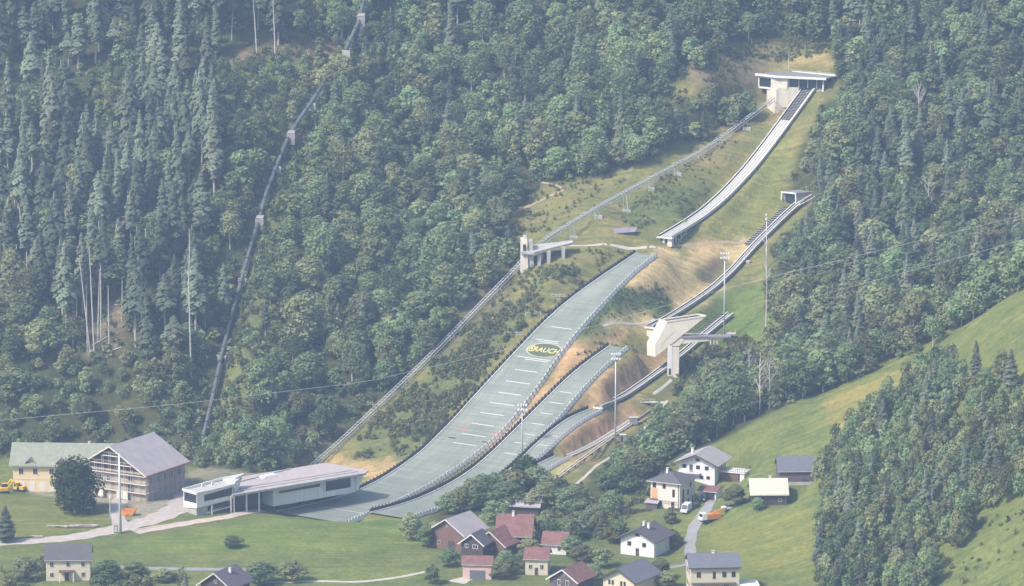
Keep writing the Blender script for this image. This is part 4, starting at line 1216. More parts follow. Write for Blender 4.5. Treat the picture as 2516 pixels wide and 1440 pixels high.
# ---------------------------------------------------------------- judges' tower
b2 = hit(1654, 925); s2 = pxm(b2[1])
jt = thing('judges_tower', 'pale wedge-shaped judges tower cantilevered on one concrete pillar', 'tower', b2)
def q2(u, v, dy=0.0): return ((u-1654)/s2, dy, (925-v)/s2/cP)
fr = [q2(1609,847), q2(1610,877), q2(1734,777), q2(1638,791)]
D = np.array([-2.45, 2.5, 0])
k = MB(); A = [np.array(p) for p in fr]; Bk = [a+D for a in A]
k.poly([A[0],A[1],A[2],A[3]]); k.poly([Bk[3],Bk[2],Bk[1],Bk[0]])
k.quad(A[1],A[0],Bk[0],Bk[1]); k.quad(A[0],A[3],Bk[3],Bk[0]); k.quad(A[2],A[1],Bk[1],Bk[2])
k.build('shell', M_CREAM, jt)
tp = [A[3],A[2],Bk[2],Bk[3]]
MB().quad(*[p+np.array([0,0,-.02]) for p in tp]).build('roof_deck', M_DARK, jt)
k = MB()
for a, b_ in zip(tp, tp[1:]+tp[:1]): k.bar(a+np.array([0,0,.1]), b_+np.array([0,0,.1]), .3, .45)
k.build('parapet', M_CREAM, jt)
e1, e2 = A[0]*.35+A[3]*.65, A[2]*.62+A[3]*.38
for t_ in (.22,.5,.76):            # casting joints of the shell
    a = A[1]*(1-t_)+A[0]*t_ if t_ < 1 else A[0]
    k = MB().bar(a+np.array([.3,-.012,0]), (A[2]*(.25+.5*t_)+A[3]*(.75-.5*t_))*.6+a*.4+np.array([0,-.012,0]), .02, .05); k.build('joint', M_CONC, jt)
MB().box(-1.75,1.75,-.2,2.6,-3,(925-852)/s2).build('pillar', M_CREAM, jt)
MB().box(-1.75,-.4,-.26,-.2,-1.0,(925-848)/s2).build('pillar_face', M_WHITE, jt)
MB().box(-1.35,-.75,-.34,-.26,.6,2.5).build('doorway', M_DARK, jt)
MB().hexa([q2(1640,852,.2),q2(1668,850,.2),q2(1668,850,2.4),q2(1640,852,2.4)],[q2(1640,826,.2),q2(1690,826,.2),q2(1690,826,2.4),q2(1640,826,2.4)]).build('pillar_head', M_CREAM, jt)
MB().hexa([q2(1668,846,.3),q2(1742,838,.3),q2(1742,838,2.2),q2(1668,846,2.2)],[q2(1668,830,.3),q2(1742,828,.3),q2(1742,828,2.2),q2(1668,830,2.2)]).build('bridge_beam', M_CREAM, jt)
MB().hexa([q2(1672,829,-.2),q2(1795,829,-.2),q2(1795,829,3),q2(1672,829,3)],[q2(1672,826,-.2),q2(1795,826,-.2),q2(1795,826,3),q2(1672,826,3)]).build('bridge_deck', M_DECK, jt)
k = MB().bar(q2(1683,820,-.1), q2(1738,818,-.1), .12).bar(q2(1683,820,2.9), q2(1738,818,2.9), .12)
for i in range(10): k.bar(q2(1683+6*i,820,-.1), q2(1683+6*i,827,-.1), .07)
k.build('railing', M_WHITE, jt)
for i in range(3): MB().box((1744+8*i-1654)/s2,(1747+8*i-1654)/s2,.4,.9,(925-846)/s2,(925-830)/s2).build('bridge_strut', M_CREAM, jt)
# coaches' stand at the end of the bridge
b3 = hit(1795, 832)
cs = thing('coach_stand', 'small steel stand with pale boards at the foot of the tall floodlight', 'stand', b3)
for x in (-1.4,0,1.4): MB().box(x-.08,x+.08,-.08,.08,-1,2.6).build('post', M_STEEL, cs)
MB().box(-1.6,1.6,-.5,.9,.9,1.05).build('floor_board', M_DECK, cs); MB().box(-1.6,1.6,-.55,-.45,1.5,2.0).build('rail_board', M_WHITE, cs)

# ---------------------------------------------------------------- floodlight masts and poles
def mast(u, vb, vt, label, lamps=8, r=.28, name='floodlight_mast', cat='floodlight', w=2.6, base=None, group='floodlight masts of the ski jumps', cage=True):
    b = hit(u, vb) if base is None else base
    h = (vb-vt)/pxm(b[1])/cP
    t = thing(name, label, cat, b, 0, group)
    MB().tube([(0,0,-1),(0,0,h*.5),(0,0,h)], [r, r*.8, r*.55], 8).build('pole', M_STEEL, t, smooth=True)
    if lamps:
        MB().bar((-w/2,0,h-.3),(w/2,0,h-.3),.16).bar((-w/2,0,h-1.7),(w/2,0,h-1.7),.16).build('cross_arm', M_STEEL, t)
        lm = MB().hexa([(-.22,-.5,-.28),(.22,-.5,-.28),(.22,0,-.3),(-.22,0,-.3)],[(-.26,-.42,.3),(.26,-.42,.3),(.2,.05,.22),(-.2,.05,.22)]).mesh('lamp', M_WHITE)
        for i in range(lamps):
            row = i % 2; x = -w/2+.15+(w-.3)*(i//2)/max(1, lamps//2-1)
            link('lamp', lm, t, (x, -.15, h-.05-1.45*row))
        if cage: MB().box(-.7,.7,.15,.3,h-2.6,h-2.4).box(-.6,-.5,.15,.25,h-2.5,h-1.5).box(.5,.6,.15,.25,h-2.5,h-1.5).build('service_cage', M_STEEL, t)
    return t
mast(1779, 836, 624, 'tall floodlight mast beside the bridge of the judges tower')
mast(1512, 1088, 868, 'tall floodlight mast with small hut at its foot, right of the landings')
mast(1283, 1122, 993, 'floodlight mast between the second and third landing slope')
mast(1882, 700, 528, 'slim lamp pole at the wood edge right of the middle inrun', 2, .2, 'lamp_pole', 'lamp pole', .7, group='slim lamp poles', cage=False)
mast(296, 1312, 1112, 'thick grey mast standing on the gravel junction before the scaffolded house', 0, .42, 'light_mast', 'mast', group='masts by the gravel junction')
mast(271, 1290, 1215, 'thin grey pole on the lawn edge beside the thick mast', 0, .12, 'flag_pole', 'pole', group='masts by the gravel junction')
b = hit(1518, 1086)
hb = thing('switch_hut', 'small grey control hut at the foot of the floodlight mast', 'hut', b + np.array([1.4, .6, 0]))
MB().box(-.8,.9,-.7,.8,-.5,2.0).build('hut_body', M_ROOFG, hb); MB().box(-.95,1.05,-.85,.95,2.0,2.15).build('roof', M_WHITE, hb); MB().box(-.5,.1,-.76,-.7,0,1.6).build('door', M_DARK, hb)
b = hit(285, 1312)
bx = thing('info_pillar', 'small dark notice pillar at the foot of the thick mast', 'pillar', b)
MB().box(-.55,.55,-.25,.25,-.2,.25).build('plinth', M_CONC, bx); MB().box(-.5,.5,-.2,.2,.25,2.3).build('panel', M_DARK, bx); MB().box(-.38,.38,-.23,-.2,.5,2.1).build('notice', M_STEEL, bx)

# ---------------------------------------------------------------- penstock
def pipeline(pts, label):
    o = np.array(pts[0]); t = thing('pipeline', label, 'pipeline', o, 0, 'penstock pipe sections')
    P = [np.array(p)-o+np.array([0,0,-.2]) for p in pts]
    MB().tube(P, .66, 10).build('pipe', M_PIPE, t, smooth=True)
    col_me = None; s = 0
    for a, b_ in zip(P[:-1], P[1:]):
        L = np.linalg.norm(b_-a); n = max(1, int(L/5.5)); d = Vector(b_-a)
        for i in range(n):
            p = a+(b_-a)*(i+.5)/n
            if col_me is None: col_me = MB().tube([(0,0,-.16),(0,0,.16)], .8, 10).mesh('collar', M_DARK)
            link('collar', col_me, t, p, rot=d.to_track_quat('Z','Y').to_euler())
        if s % 2 == 0: MB().box(-1.3,1.3,-.5,.5,-2.6,-.3).build('saddle', M_CONC, t, a)
        s += 1
    return t
M_PIPE = mat('pipe_paint', (.10,.108,.112), .7, .2, .3)
pipeline(PIPE3[:14], 'dark penstock pipe running up the left forest slope')
pipeline(PIPE3[14:], 'upper end of the dark penstock pipe near the top edge')
for i, (u, v, lab) in enumerate(((714,332,'pale concrete anchor block on the penstock, the middle one'), (637,541,'pale concrete anchor block on the penstock, the lowest one'), (886,44,'pale concrete anchor block on the penstock, near the top edge'))):
    pu = hp(u, v)
    t = thing('anchor_block', lab, 'anchor block', pu, 0, 'penstock anchor blocks'); t.scale = (.82,.82,.82)
    MB().hexa([(-1.7,-1.8,-3.5),(1.7,-1.8,-3.5),(1.9,2,-1),(-1.5,2,-1)], [(-1.3,-1.6,1.0),(1.5,-1.6,1.0),(1.8,1.5,1.7),(-1.0,1.5,1.7)]).build('block', mat('weathered_concrete', (.30,.27,.26), .9, .2, .4), t)
    MB().bar((-1.3,-1.7,1.1),(1.5,-1.7,1.1),.12).bar((1.5,-1.7,1.0),(1.6,-1.9,-1.2),.12).build('edge_rail', M_WHITE, t)
    MB().box(-1.2,-.3,-2.0,-1.75,-3.2,-1.0).build('opening', M_DARK, t)

# ---------------------------------------------------------------- overhead wires
M_WIRE = mat('weathered_wire', (.36,.37,.38), .7)
def wire(pts, label, r=.045):
    o = np.array(pts[0]); P = [np.array(p)-o for p in pts]; n = 40; Q = []
    xs = np.linspace(0, 1, n)
    for a in xs: Q.append(tuple(np.array([np.interp(a, np.linspace(0,1,len(P)), [p[i] for p in P]) for i in range(3)])))
    ob = MB().tube(Q, r, 5).build('power_line', M_WIRE, None, o); tag(ob, label, 'cable', 'overhead wires'); ob['kind'] = 'thing'
wire([atY(-80,1040,1190), atY(420,995,1185), atY(900,938,1180), atY(1290,848,1175), atY(1840,694,1165), atY(2600,508,1150)], 'thin power line crossing the whole slope from bottom left to right')
wire([atY(1900,756,1180), atY(2240,665,1175), atY(2620,560,1165)], 'second thin wire below the power line before the right woods')

# ---------------------------------------------------------------- paths and roads, draped over the ground
def drape(name, line, width, m, label, lift_=.06, pix=True, seg=2.0):
    P = [hit(u, v)[:2] if pix else np.array((u, v)) for u, v in line]; n = []
    for a, b_ in zip(P[:-1], P[1:]):
        k = max(1, int(np.linalg.norm(b_-a)/seg)); n += [a+(b_-a)*i/k for i in range(k)]
    n.append(P[-1]); n = np.array(n)
    for _ in range(4): n[1:-1] = (n[:-2]+2*n[1:-1]+n[2:])/4
    tg = np.gradient(n, axis=0); sd = np.stack([tg[:,1], -tg[:,0]], 1); sd /= np.linalg.norm(sd, axis=1)[:,None]
    ws = width if hasattr(width, '__len__') else (width, width)
    wd = np.linspace(ws[0], ws[1], len(n)); rows = []
    for p, s, w_ in zip(n, sd, wd):
        w_ = w_*(1+.12*math.sin(p[0]*.7+p[1]*.5))
        rows.append([(*(p+s*w_/2*k_), float(H(*(p+s*w_/2*k_)))+lift_) for k_ in (-1,-.5,0,.5,1)])
    X = np.array(rows); 
    ob = link(name, grid_mesh(name, X[...,0], X[...,1], X[...,2], m)); ob['kind'] = 'structure'; ob['label'] = label
    return ob
M_PATH = mat('worn_path', (.46,.42,.36), .95, .15, .6, .2, 3)
M_EARTHP = mat('earth_path', (.36,.27,.18), .95, .2, .5, .2, 3)
drape('path', [(1395,604),(1440,606),(1520,607),(1580,610),(1625,612)], .9, M_PATH, 'narrow pale path from the lift terrace to the big take-off')
drape('path', [(1640,606),(1690,604),(1760,596),(1850,592)], (1.2,.8), M_EARTHP, 'earth path from the big take-off to the middle inrun')
drape('path', [(1480,803),(1540,796),(1610,786)], .6, M_PATH, 'narrow pale path above the second landing')
drape('path', [(1180,560),(1270,522),(1340,488),(1400,465),(1360,455),(1330,450)], .9, M_EARTHP, 'narrow track across the grass above the lift stop')
drape('path', [(1640,985),(1580,1060),(1510,1115),(1470,1140),(1440,1170),(1410,1195)], (.7,1.1), M_PATH, 'pale gravel strip running down right of the smallest jump')
drape('path', [(1650,935),(1630,955),(1605,970)], .8, M_PATH, 'worn pale path at the foot of the judges tower')
drape('road', [(-120,1340),(60,1332),(180,1322),(290,1300),(380,1278),(440,1250),(475,1210)], (5,9), M_GRAVEL, 'pale gravel road leading to the service building')
drape('road', [(300,1300),(290,1275),(285,1250),(300,1225)], (4.2,4.5), M_GRAVEL, 'pale gravel drive up to the scaffolded house', .075)
drape('forecourt', [(330,1308),(440,1290),(560,1272),(680,1256),(800,1236)], (5.0,3.0), mat('pinkish_gravel', (.5,.4,.34), .95, .15, .5, .2, 3), 'pinkish gravel strip in front of the service building', .09)
drape('road', [(1700,1440),(1697,1380),(1695,1330),(1705,1290),(1735,1255),(1765,1215)], (2.6,3.6), M_ASPH, 'narrow asphalt lane climbing to the white houses')
drape('road', [(150,1392),(380,1398),(640,1402)], (3,3), M_ASPH, 'village road at the lower left edge')
drape('road', [(640,1432),(780,1428),(880,1432),(980,1420),(1050,1405)], (1.8,1.5), M_PATH, 'pale curved farm track around the small green field')
drape('road', [(1120,1432),(1150,1420),(1200,1410)], (5,3), M_PATH, 'pale paved yard before the pink garage')
drape('road', [(1560,1402),(1640,1396),(1690,1388)], (2.4,2.4), M_ASPH, 'grey lane passing behind the cream house')

# slatted panel and little things on the slope
b = hit(1530, 578); s_ = pxm(b[1])
t = thing('slatted_platform', 'tilted grey-violet slatted platform on the grass above the take-off', 'platform', b)
for i in range(6):
    f = i/6
    MB().hexa([(-4.3+1.6*(1-f)-.2,-.2+2.6*f,.4+1.1*f),(4.8-.9*(1-f),-.2+2.6*f,.9+1.1*f),(4.8-.9*(1-f),.18+2.6*f,1.05+1.1*f),(-4.3+1.6*(1-f)-.2,.18+2.6*f,.55+1.1*f)],
              [(-4.3+1.6*(1-f)-.2,-.2+2.6*f,.5+1.1*f),(4.8-.9*(1-f),-.2+2.6*f,1.0+1.1*f),(4.8-.9*(1-f),.18+2.6*f,1.15+1.1*f),(-4.3+1.6*(1-f)-.2,.18+2.6*f,.65+1.1*f)]).build('slat', M_DECK, t)
for x in (-2.5,0,2.5): MB().box(x-.08,x+.08,1.0,1.15,-.8,1.2).build('post', M_STEEL, t)
for u, v, w_, lab in ((1262,825,5.5,'small white timber fence left of the big landing, the lower one'), (1310,778,4.6,'small timber rail left of the big landing, above the fence'), (1370,732,4.0,'small timber rail left of the big landing, the highest')):
    b = hit(u, v); t = thing('timber_fence', lab, 'fence', b, 0, 'timber fences beside the landing')
    for x in np.linspace(-w_/2, w_/2, 4): MB().box(x-.07,x+.07,-.07,.07,-.6,1.2).build('post', M_STEEL, t)
    for z in (.45,1.05): MB().box(-w_/2,w_/2,-.05,.05,z-.07,z+.07).build('rail', M_STEEL, t)
# rails of the small tow beside the smallest jump
tw = [hit(1364,1182), hit(1420,1140), hit(1480,1096), hit(1520,1066), hit(1556,1042)]
t = thing('tow_track', 'double rail of the small tow right of the smallest jump', 'tow track', tw[0], 0)
for s in (-.7,.7):
    k = MB(); P = [np.array(p)-tw[0]+np.array([s*.85,s*.5,.55]) for p in tw]
    for a, b_ in zip(P[:-1], P[1:]): k.bar(a, b_, .22, .3)
    k.build('rail', M_CREAM, t)
for a, b_ in zip(tw[:-1], tw[1:]):
    for f in (.2,.5,.8):
        p = a+(b_-a)*f; MB().box(-.8,.8,-.1,.1,-.2,.45).build('sleeper', M_BOARD, t, p-tw[0], )
b = hit(1560, 1045); t = thing('tow_station', 'dark steel tow station at the upper end of the small double rail', 'tow station', b)
MB().box(-1.5,.8,-.6,.9,.2,2.2).build('cabin', M_DECK, t); MB().box(-1.7,1.0,-.8,1.1,2.2,2.35).build('roof', M_STEEL, t)
MB().bar((.6,.3,1.2),(4.4,4.2,3.2),1.0,.35).build('stair', M_DARK, t); MB().bar((.9,-.2,2.0),(4.8,3.7,4.0),.1).build('hand_rail', M_WHITE, t)
b = hit(1585, 992); t = thing('start_platform', 'small pale start platform with railing at the third jump', 'platform', b)
MB().box(-4.5,3.5,-.6,.8,.3,.5).build('deck', M_CONC, t); MB().bar((-8,-1.5,-.4),(-1,0,.8),.25).bar((1.5,.2,.6),(6,-.8,.5),.35).build('walkway', M_WHITE, t)
k = MB()
for x in np.linspace(-4,3,5): k.box(x-.05,x+.05,-.6,-.5,.5,1.5)
k.box(-4,3,-.6,-.5,1.45,1.55); k.build('railing', M_STEEL, t)
# stone-edged bank strip and log piles
def logpile(u, v, w_, n, label, m=None):
    b = hit(u, v); t = thing('log_pile', label, 'log pile', b, R(random.uniform(-12,12)), 'piles of cut timber')
    for i in range(n):
        x = random.uniform(-w_/2, w_/2)*.5; l = random.uniform(.5,.9)*w_/2
        MB().tube([(x-l,random.uniform(-.7,.7),.2+.22*(i%3)),(x+l,random.uniform(-.7,.7),.2+.22*(i%3))], .16, 6).build('log', M_PALEBARK if i%3 else M_BARK, t)
logpile(155, 1297, 7, 7, 'long low pile of cut timber on the lawn, farther from the mast')
logpile(205, 1296, 8, 9, 'heap of pale cut timber on the lawn beside the gravel junction')
logpile(90, 1322, 3.5, 5, 'small heap of pale timber at the lower left road edge')
# standing dead trunks, leaning trunks and fallen logs
M_SNAG = mat('bleached_wood', (.5,.46,.43), .9, .2, 1.5)
SN = [(222,870,640,-22),(232,878,600,-8),(248,852,650,3),(268,845,700,0),(215,865,700,0),(240,840,660,8),(70,748,620,-3),(45,742,600,-2),(188,815,730,2),(470,930,620,-4),(468,800,560,0),(632,145,0,-8),(677,143,0,-5),(840,100,0,0),(708,690,640,0),(300,790,690,2),(355,800,690,2),(360,700,560,0)]
for i, (u, vb, vt, lean) in enumerate(SN):
    b = hit(u, vb); h = (vb-vt)/pxm(b[1]); lx = lean/pxm(b[1])
    ob = MB().tube([(0,0,-.8),(lx*.5,0,h*.5),(lx,0,h)], [.26,.2,.1], 6).build('dead_trunk', M_SNAG, None, b)
    tag(ob, 'bare pale trunk standing in the left spruce forest' if v else '', 'trunk', 'bare trunks in the left forest'); ob['kind'] = 'thing'
for (u0,v0,u1,v1) in ((280,753,400,755),(385,768,412,768),(225,855,265,830),(265,870,300,857),(360,830,400,780)):
    a, b_ = hit(u0, v0), hit(u1, v1)
    ob = MB().tube([(0,0,.4),tuple(b_-a+np.array([0,0,.4]))], [.24,.14], 6).build('fallen_log', M_SNAG, None, a)
    tag(ob, 'pale fallen log lying on the bare ground under the spruces', 'log', 'fallen logs in the left forest'); ob['kind'] = 'thing'

# bare and dying trees with pale branching stems
def bare_tree(u, vb, vt, label, spread=.16, seed=0):
    b = hit(u, vb); h = (vb-vt)/pxm(b[1])/cP; rg = random.Random(seed)
    t = thing('bare_tree', label, 'bare tree', b, 0, 'bare pale trees')
    MB().tube([(0,0,-1),(0.1,0,h*.45),(-.1,.1,h)], [.3,.2,.05], 6).build('trunk', M_SNAG, t)
    k = MB()
    for i in range(16):
        z = h*rg.uniform(.35,.92); a = rg.uniform(0,6.28); l = h*spread*rg.uniform(.5,1.2)
        p1 = (math.cos(a)*l*.5, math.sin(a)*l*.5, z+l*.7); p2 = (math.cos(a)*l*.9, math.sin(a)*l*.9, z+l*1.6)
        k.tube([(0,0,z), p1, p2], [.09,.06,.03], 4); k.tube([p1, (p1[0]*1.9, p1[1]*1.4, p1[2]+l*.5)], [.05,.02], 4)
    k.build('branches', M_SNAG, t)
for i, (u, vb, vt, lab) in enumerate(((2255,345,215,'bare pale tree with upright branches on the upper right slope'),(1866,1018,880,'bare slender tree before the crest wood, the left of a pair'),(1890,1005,885,'bare slender tree before the crest wood, the right of a pair'),(1882,800,560,'tall ivy-wrapped pale stem at the wood edge'),(2280,560,440,'bare trunk with few branches in the right wood'),(1840,930,860,'small bare tree below the bridge of the judges tower'))):
    bare_tree(u, vb, vt, lab, .16 if i != 3 else .05, i)
# ---------------------------------------------------------------- houses
M_RENDW = mat('white_render', (.70,.68,.66), .85, .09, .7, streak=True)
M_RENDP = mat('pinkish_render', (.66,.585,.52), .85, .08, .3)
M_RENDY = mat('yellow_render', (.66,.52,.31), .85, .07, .3)
M_RENDC = mat('cream_render', (.58,.52,.40), .85, .06, .3)
M_TIMBER = mat('brown_timber', (.14,.085,.06), .85, .3, 1.2)
M_DKTIMB = mat('dark_timber', (.07,.055,.05), .9, .3, 1.0)
M_VTIMB = mat('violet_brown_timber', (.12,.09,.10), .9, .25, 1.0)
M_ROOFD = mat('dark_tiles', (.10,.095,.10), .8, .15, 1.0, .3, 6)
M_ROOFB = mat('blue_grey_tiles', (.13,.135,.16), .75, .15, 1.0, .3, 6)
M_ROOFR = mat('red_tiles', (.19,.095,.085), .85, .3, .8, .3, 6)
M_ROOFL = mat('pale_green_roof', (.50,.50,.40), .8, .1, .6, .2, 4)
M_ROOFS = mat('grey_shingle_roof', (.30,.275,.28), .85, .14, .35, .3, 5, col2=(.40,.35,.355))
M_ROOFM = mat('mossy_tiles', (.24,.26,.20), .85, .18, .8, .3, 5)
M_FRAME = mat('window_frame', (.55,.53,.5), .6, .05, 1)
M_ORANGE = mat('orange_paint', (.62,.22,.04), .55, .1, 1)
M_YELLOW = mat('yellow_paint', (.72,.42,.03), .55, .1, 1)
M_CARW = mat('car_white', (.75,.75,.75), .3, .02, 1, spec=.6)
M_CARD = mat('car_dark', (.03,.035,.045), .25, .02, 1, spec=.6)
M_CARS = mat('car_silver', (.4,.42,.44), .3, .02, 1, metal=.5)
M_TYRE = mat('tyre', (.02,.02,.02), .9, .1, 1)
M_ORWALL = mat('apricot_render', (.62,.33,.17), .85, .06, .3)

def window(par, fx, name='window', frame=None, glass=None):
    """fx: four corners of the opening (counter-clockwise seen from outside) and outward normal"""
    c, n = fx; c = [Vector(p) for p in c]; n = Vector(n); ctr = sum(c, Vector())/4
    fo = [p + n*.1 for p in c]; fi = [p - n*.12 for p in c]
    w = MB()
    inner = [ctr + (p-ctr)*.86 + n*.1 for p in c]; innb = [p - n*.07 for p in inner]
    for i in range(4):
        j = (i+1) % 4
        w.quad(fo[i], fo[j], inner[j], inner[i]); w.quad(inner[i], inner[j], innb[j], innb[i]); w.quad(fi[i], fi[j], fo[j], fo[i])
    o = w.build(name, frame or M_FRAME, par)
    p = MB().quad(*[q for q in innb])
    a, b_ = (innb[0]+innb[1])/2, (innb[3]+innb[2])/2
    p.build('pane', glass or M_GLASS, o)
    MB().bar(a+n*.03, b_+n*.03, .06).build('glazing_bar', frame or M_FRAME, o)
    return o
def face_rect(W, D, face, s, z, w, h):
    if face == 'f': c = [(s-w/2,0,z),(s+w/2,0,z),(s+w/2,0,z+h),(s-w/2,0,z+h)]; n = (0,-1,0)
    elif face == 'r': c = [(W/2,s-w/2,z),(W/2,s+w/2,z),(W/2,s+w/2,z+h),(W/2,s-w/2,z+h)]; n = (1,0,0)
    elif face == 'l': c = [(-W/2,s+w/2,z),(-W/2,s-w/2,z),(-W/2,s-w/2,z+h),(-W/2,s+w/2,z+h)]; n = (-1,0,0)
    return c, n
def slab_quad(b, pts, th):
    n = (Vector(pts[1])-Vector(pts[0])).cross(Vector(pts[3])-Vector(pts[0])).normalized()
    if n.z < 0: n = -n; pts = pts[::-1]
    lo = [Vector(p) for p in pts]; hi = [p+n*th for p in lo]
    b.hexa(lo, hi)
def house(u, v, rz, label, W, D, hw, hr, wallm, roofm, ridge='y', over=.8, wins=(), doors=(), chim=(), group='houses of the village', name='house', cat='house', gablem=None, base=None, hip=False, th=.22, frame=None, apex=0.0, rise=0.0):
    b = (hit(u, v) if base is None else np.array(base)) + np.array([0,0,rise])
    t = thing(name, label, cat, b, R(rz), group)
    ax = apex
    m = MB()
    if hip:
        m.box(-W/2,W/2,0,D,-2.5,hw).build('wall', wallm, t)
        e = over; a1 = (0, D*.42, hr); a2 = (0, D*.58, hr)
        P = [(-W/2-e,-e,hw),(W/2+e,-e,hw),(W/2+e,D+e,hw),(-W/2-e,D+e,hw)]
        MB().poly([P[0],P[1],a1]).poly([P[1],P[2],a2,a1]).poly([P[2],P[3],a2]).poly([P[3],P[0],a1,a2]).build('roof', roofm, t)
        MB().hexa([(x,y,z-.2) for x,y,z in P],[(x,y,z-.01) for x,y,z in P]).build('eaves', M_FRAME, t)
        rf = t
    else:
        if ridge == 'y':
            m.hexa([(-W/2,0,-2.5),(W/2,0,-2.5),(W/2,D,-2.5),(-W/2,D,-2.5)],[(-W/2,0,hw),(W/2,0,hw),(W/2,D,hw),(-W/2,D,hw)])
            m.build('wall', wallm, t)
            for y, s in ((.003,1),(D-.003,-1)):
                pts = [(-W/2,y,hw),(W/2,y,hw),(ax,y,hr)]; MB().poly(pts if s > 0 else pts[::-1]).build('gable', gablem or wallm, t)
            rb = MB(); kx = (hr-hw)/(W/2+ax); kx2 = (hr-hw)/(W/2-ax)
            slab_quad(rb, [(-W/2-over,-over,hw-over*kx),(ax,-over,hr),(ax,D+over,hr),(-W/2-over,D+over,hw-over*kx)], th)
            r1 = rb.build('roof', roofm, t)
            rb = MB(); slab_quad(rb, [(ax,-over,hr),(W/2+over,-over,hw-over*kx2),(W/2+over,D+over,hw-over*kx2),(ax,D+over,hr)], th)
            rf = rb.build('roof', roofm, t)
            k = MB()
            k.bar((-W/2-over,-over-.04,hw-over*kx+.05),(ax,-over-.04,hr+.05),.08,.3); k.bar((ax,-over-.04,hr+.05),(W/2+over,-over-.04,hw-over*kx2+.05),.08,.3)
            k.build('verge_board', frame or M_FRAME, t)
        else:
            m.box(-W/2,W/2,0,D,-2.5,hw).build('wall', wallm, t)
            for x, s in ((-W/2+.003,1),(W/2-.003,-1)):
                pts = [(x,0,hw),(x,D/2,hr),(x,D,hw)]; MB().poly(pts if s > 0 else pts[::-1]).build('gable', gablem or wallm, t)
            ky = (hr-hw)/(D/2)
            rb = MB(); slab_quad(rb, [(-W/2-over,-over,hw-over*ky),(W/2+over,-over,hw-over*ky),(W/2+over,D/2,hr),(-W/2-over,D/2,hr)], th)
            rf = rb.build('roof', roofm, t)
            rb = MB(); slab_quad(rb, [(-W/2-over,D/2,hr),(W/2+over,D/2,hr),(W/2+over,D+over,hw-over*ky),(-W/2-over,D+over,hw-over*ky)], th)
            rb.build('roof', roofm, t)
            MB().bar((-W/2-over,-over-.05,hw-over*ky),(W/2+over,-over-.05,hw-over*ky),.12,.16).build('gutter', frame or M_FRAME, t)
    for (f, s, z, w_, h_) in wins: window(t, face_rect(W, D, f, s, z, w_, h_), frame=frame)
    for (f, s, z, w_, h_) in doors:
        c, n = face_rect(W, D, f, s, z, w_, h_); n = Vector(n)
        d = MB().hexa([Vector(p)-n*.05 for p in c], [Vector(p)+n*.06 for p in c]).build('door', M_DKTIMB, t)
        q = Vector(c[0])*.15+Vector(c[2])*.45+Vector(c[1])*.4+n*.09
        MB().box(q.x-.06,q.x+.06,q.y-.06,q.y+.06,q.z-.1,q.z+.1).build('handle', M_STEEL, d)
    for (x, y, z, h_) in chim:
        c = MB().box(x-.32,x+.32,y-.32,y+.32,z-1.2,z+h_).build('chimney', M_RENDW, rf if rf is not t else t)
        MB().box(x-.42,x+.42,y-.42,y+.42,z+h_,z+h_+.12).build('chimney_cap', M_CONC, c if rf is t else rf)
    return t

# white chalet
ch = house(1712, 1184, -21, 'white chalet with broad grey gable roof above the lane', 10.6, 10.2, 5.6, 7.9, M_RENDW, M_ROOFS, 'y', 1.5,
    [('f',-3.7,3.7,1.1,1.1),('f',.3,3.6,1.1,1.1),('f',2.9,3.5,1.1,1.1),('f',0.2,5.9,1.2,.8),('f',1.3,.9,1.0,.9),('f',3.4,.9,1.0,.9),('r',6.0,3.4,.9,1.3)], [('f',-1.7,2.7,1.0,2.1)], [(-3.2,5.5,7.0,1.3)], frame=M_DKTIMB)
MB().box(-5.3,1.2,-1.4,-.05,2.45,2.65).build('balcony', M_RENDW, ch)
k = MB().box(-5.3,1.2,-1.4,-1.32,3.3,3.42).box(-5.3,1.2,-1.4,-1.32,2.9,3.0)
for x in np.linspace(-5.25,1.15,9): k.box(x-.04,x+.04,-1.4,-1.34,2.65,3.4)
k.build('balcony_railing', M_WHITE, ch)
MB().box(5.5,13.2,3.2,8.5,2.55,2.85).build('terrace', M_RENDW, ch)
MB().box(5.6,11.2,3.5,8.2,-2.5,2.5).build('garage', M_TIMBER, ch)
MB().box(11.6,12.9,3.5,8.2,-2.5,2.5).build('terrace_wall', M_RENDW, ch)
k = MB()
for x in np.linspace(5.6,13.1,15): k.box(x-.05,x+.05,3.2,3.26,2.85,3.75)
k.box(5.5,13.2,3.18,3.28,3.7,3.8)
for y in np.linspace(3.3,8.4,8): k.box(13.1,13.16,y-.05,y+.05,2.85,3.75)
k.box(13.08,13.18,3.2,8.5,3.7,3.8); k.build('terrace_railing', M_BOARD, ch)
# square house
cu_ = house(1634, 1249, -28, 'tall pinkish white square house with dark hipped roof and apricot panel', 9.0, 9.6, 7.5, 9.6, M_RENDP, M_ROOFD, hip=True, over=.9,
    wins=[('f',-3.3,5.6,1.0,1.5),('f',-.3,5.6,.9,1.3),('f',2.6,3.4,.75,2.2),('f',-2.2,.5,2.4,1.4),('r',2.2,.6,.9,4.8),('r',5.2,3.3,.8,1.5),('r',6.8,5.2,.8,1.3),('r',5.4,.4,.8,1.8),('r',8.2,.5,.8,2.0)], doors=[('f',2.4,0.0,1.0,2.1)], chim=[(-1.5,4.5,9.2,1.2)], frame=M_DKTIMB)
MB().box(-4.2,-2.4,-.06,-.003,2.6,5.4).build('wall_panel', M_ORWALL, cu_)
MB().box(-4.3,-2.2,-1.0,-.07,2.3,2.5).build('balcony', M_TIMBER, cu_)
k = MB().box(-4.4,3.9,-.7,-.62,2.2,2.3)
for x in np.linspace(-1.8,3.7,10): k.box(x-.04,x+.04,-.66,-.6,1.7,2.2)
k.build('planter_rail', M_BOARD, cu_)
MB().box(4.05,4.2,-.12,-.003,0,7.4).build('downpipe', M_DKTIMB, cu_)
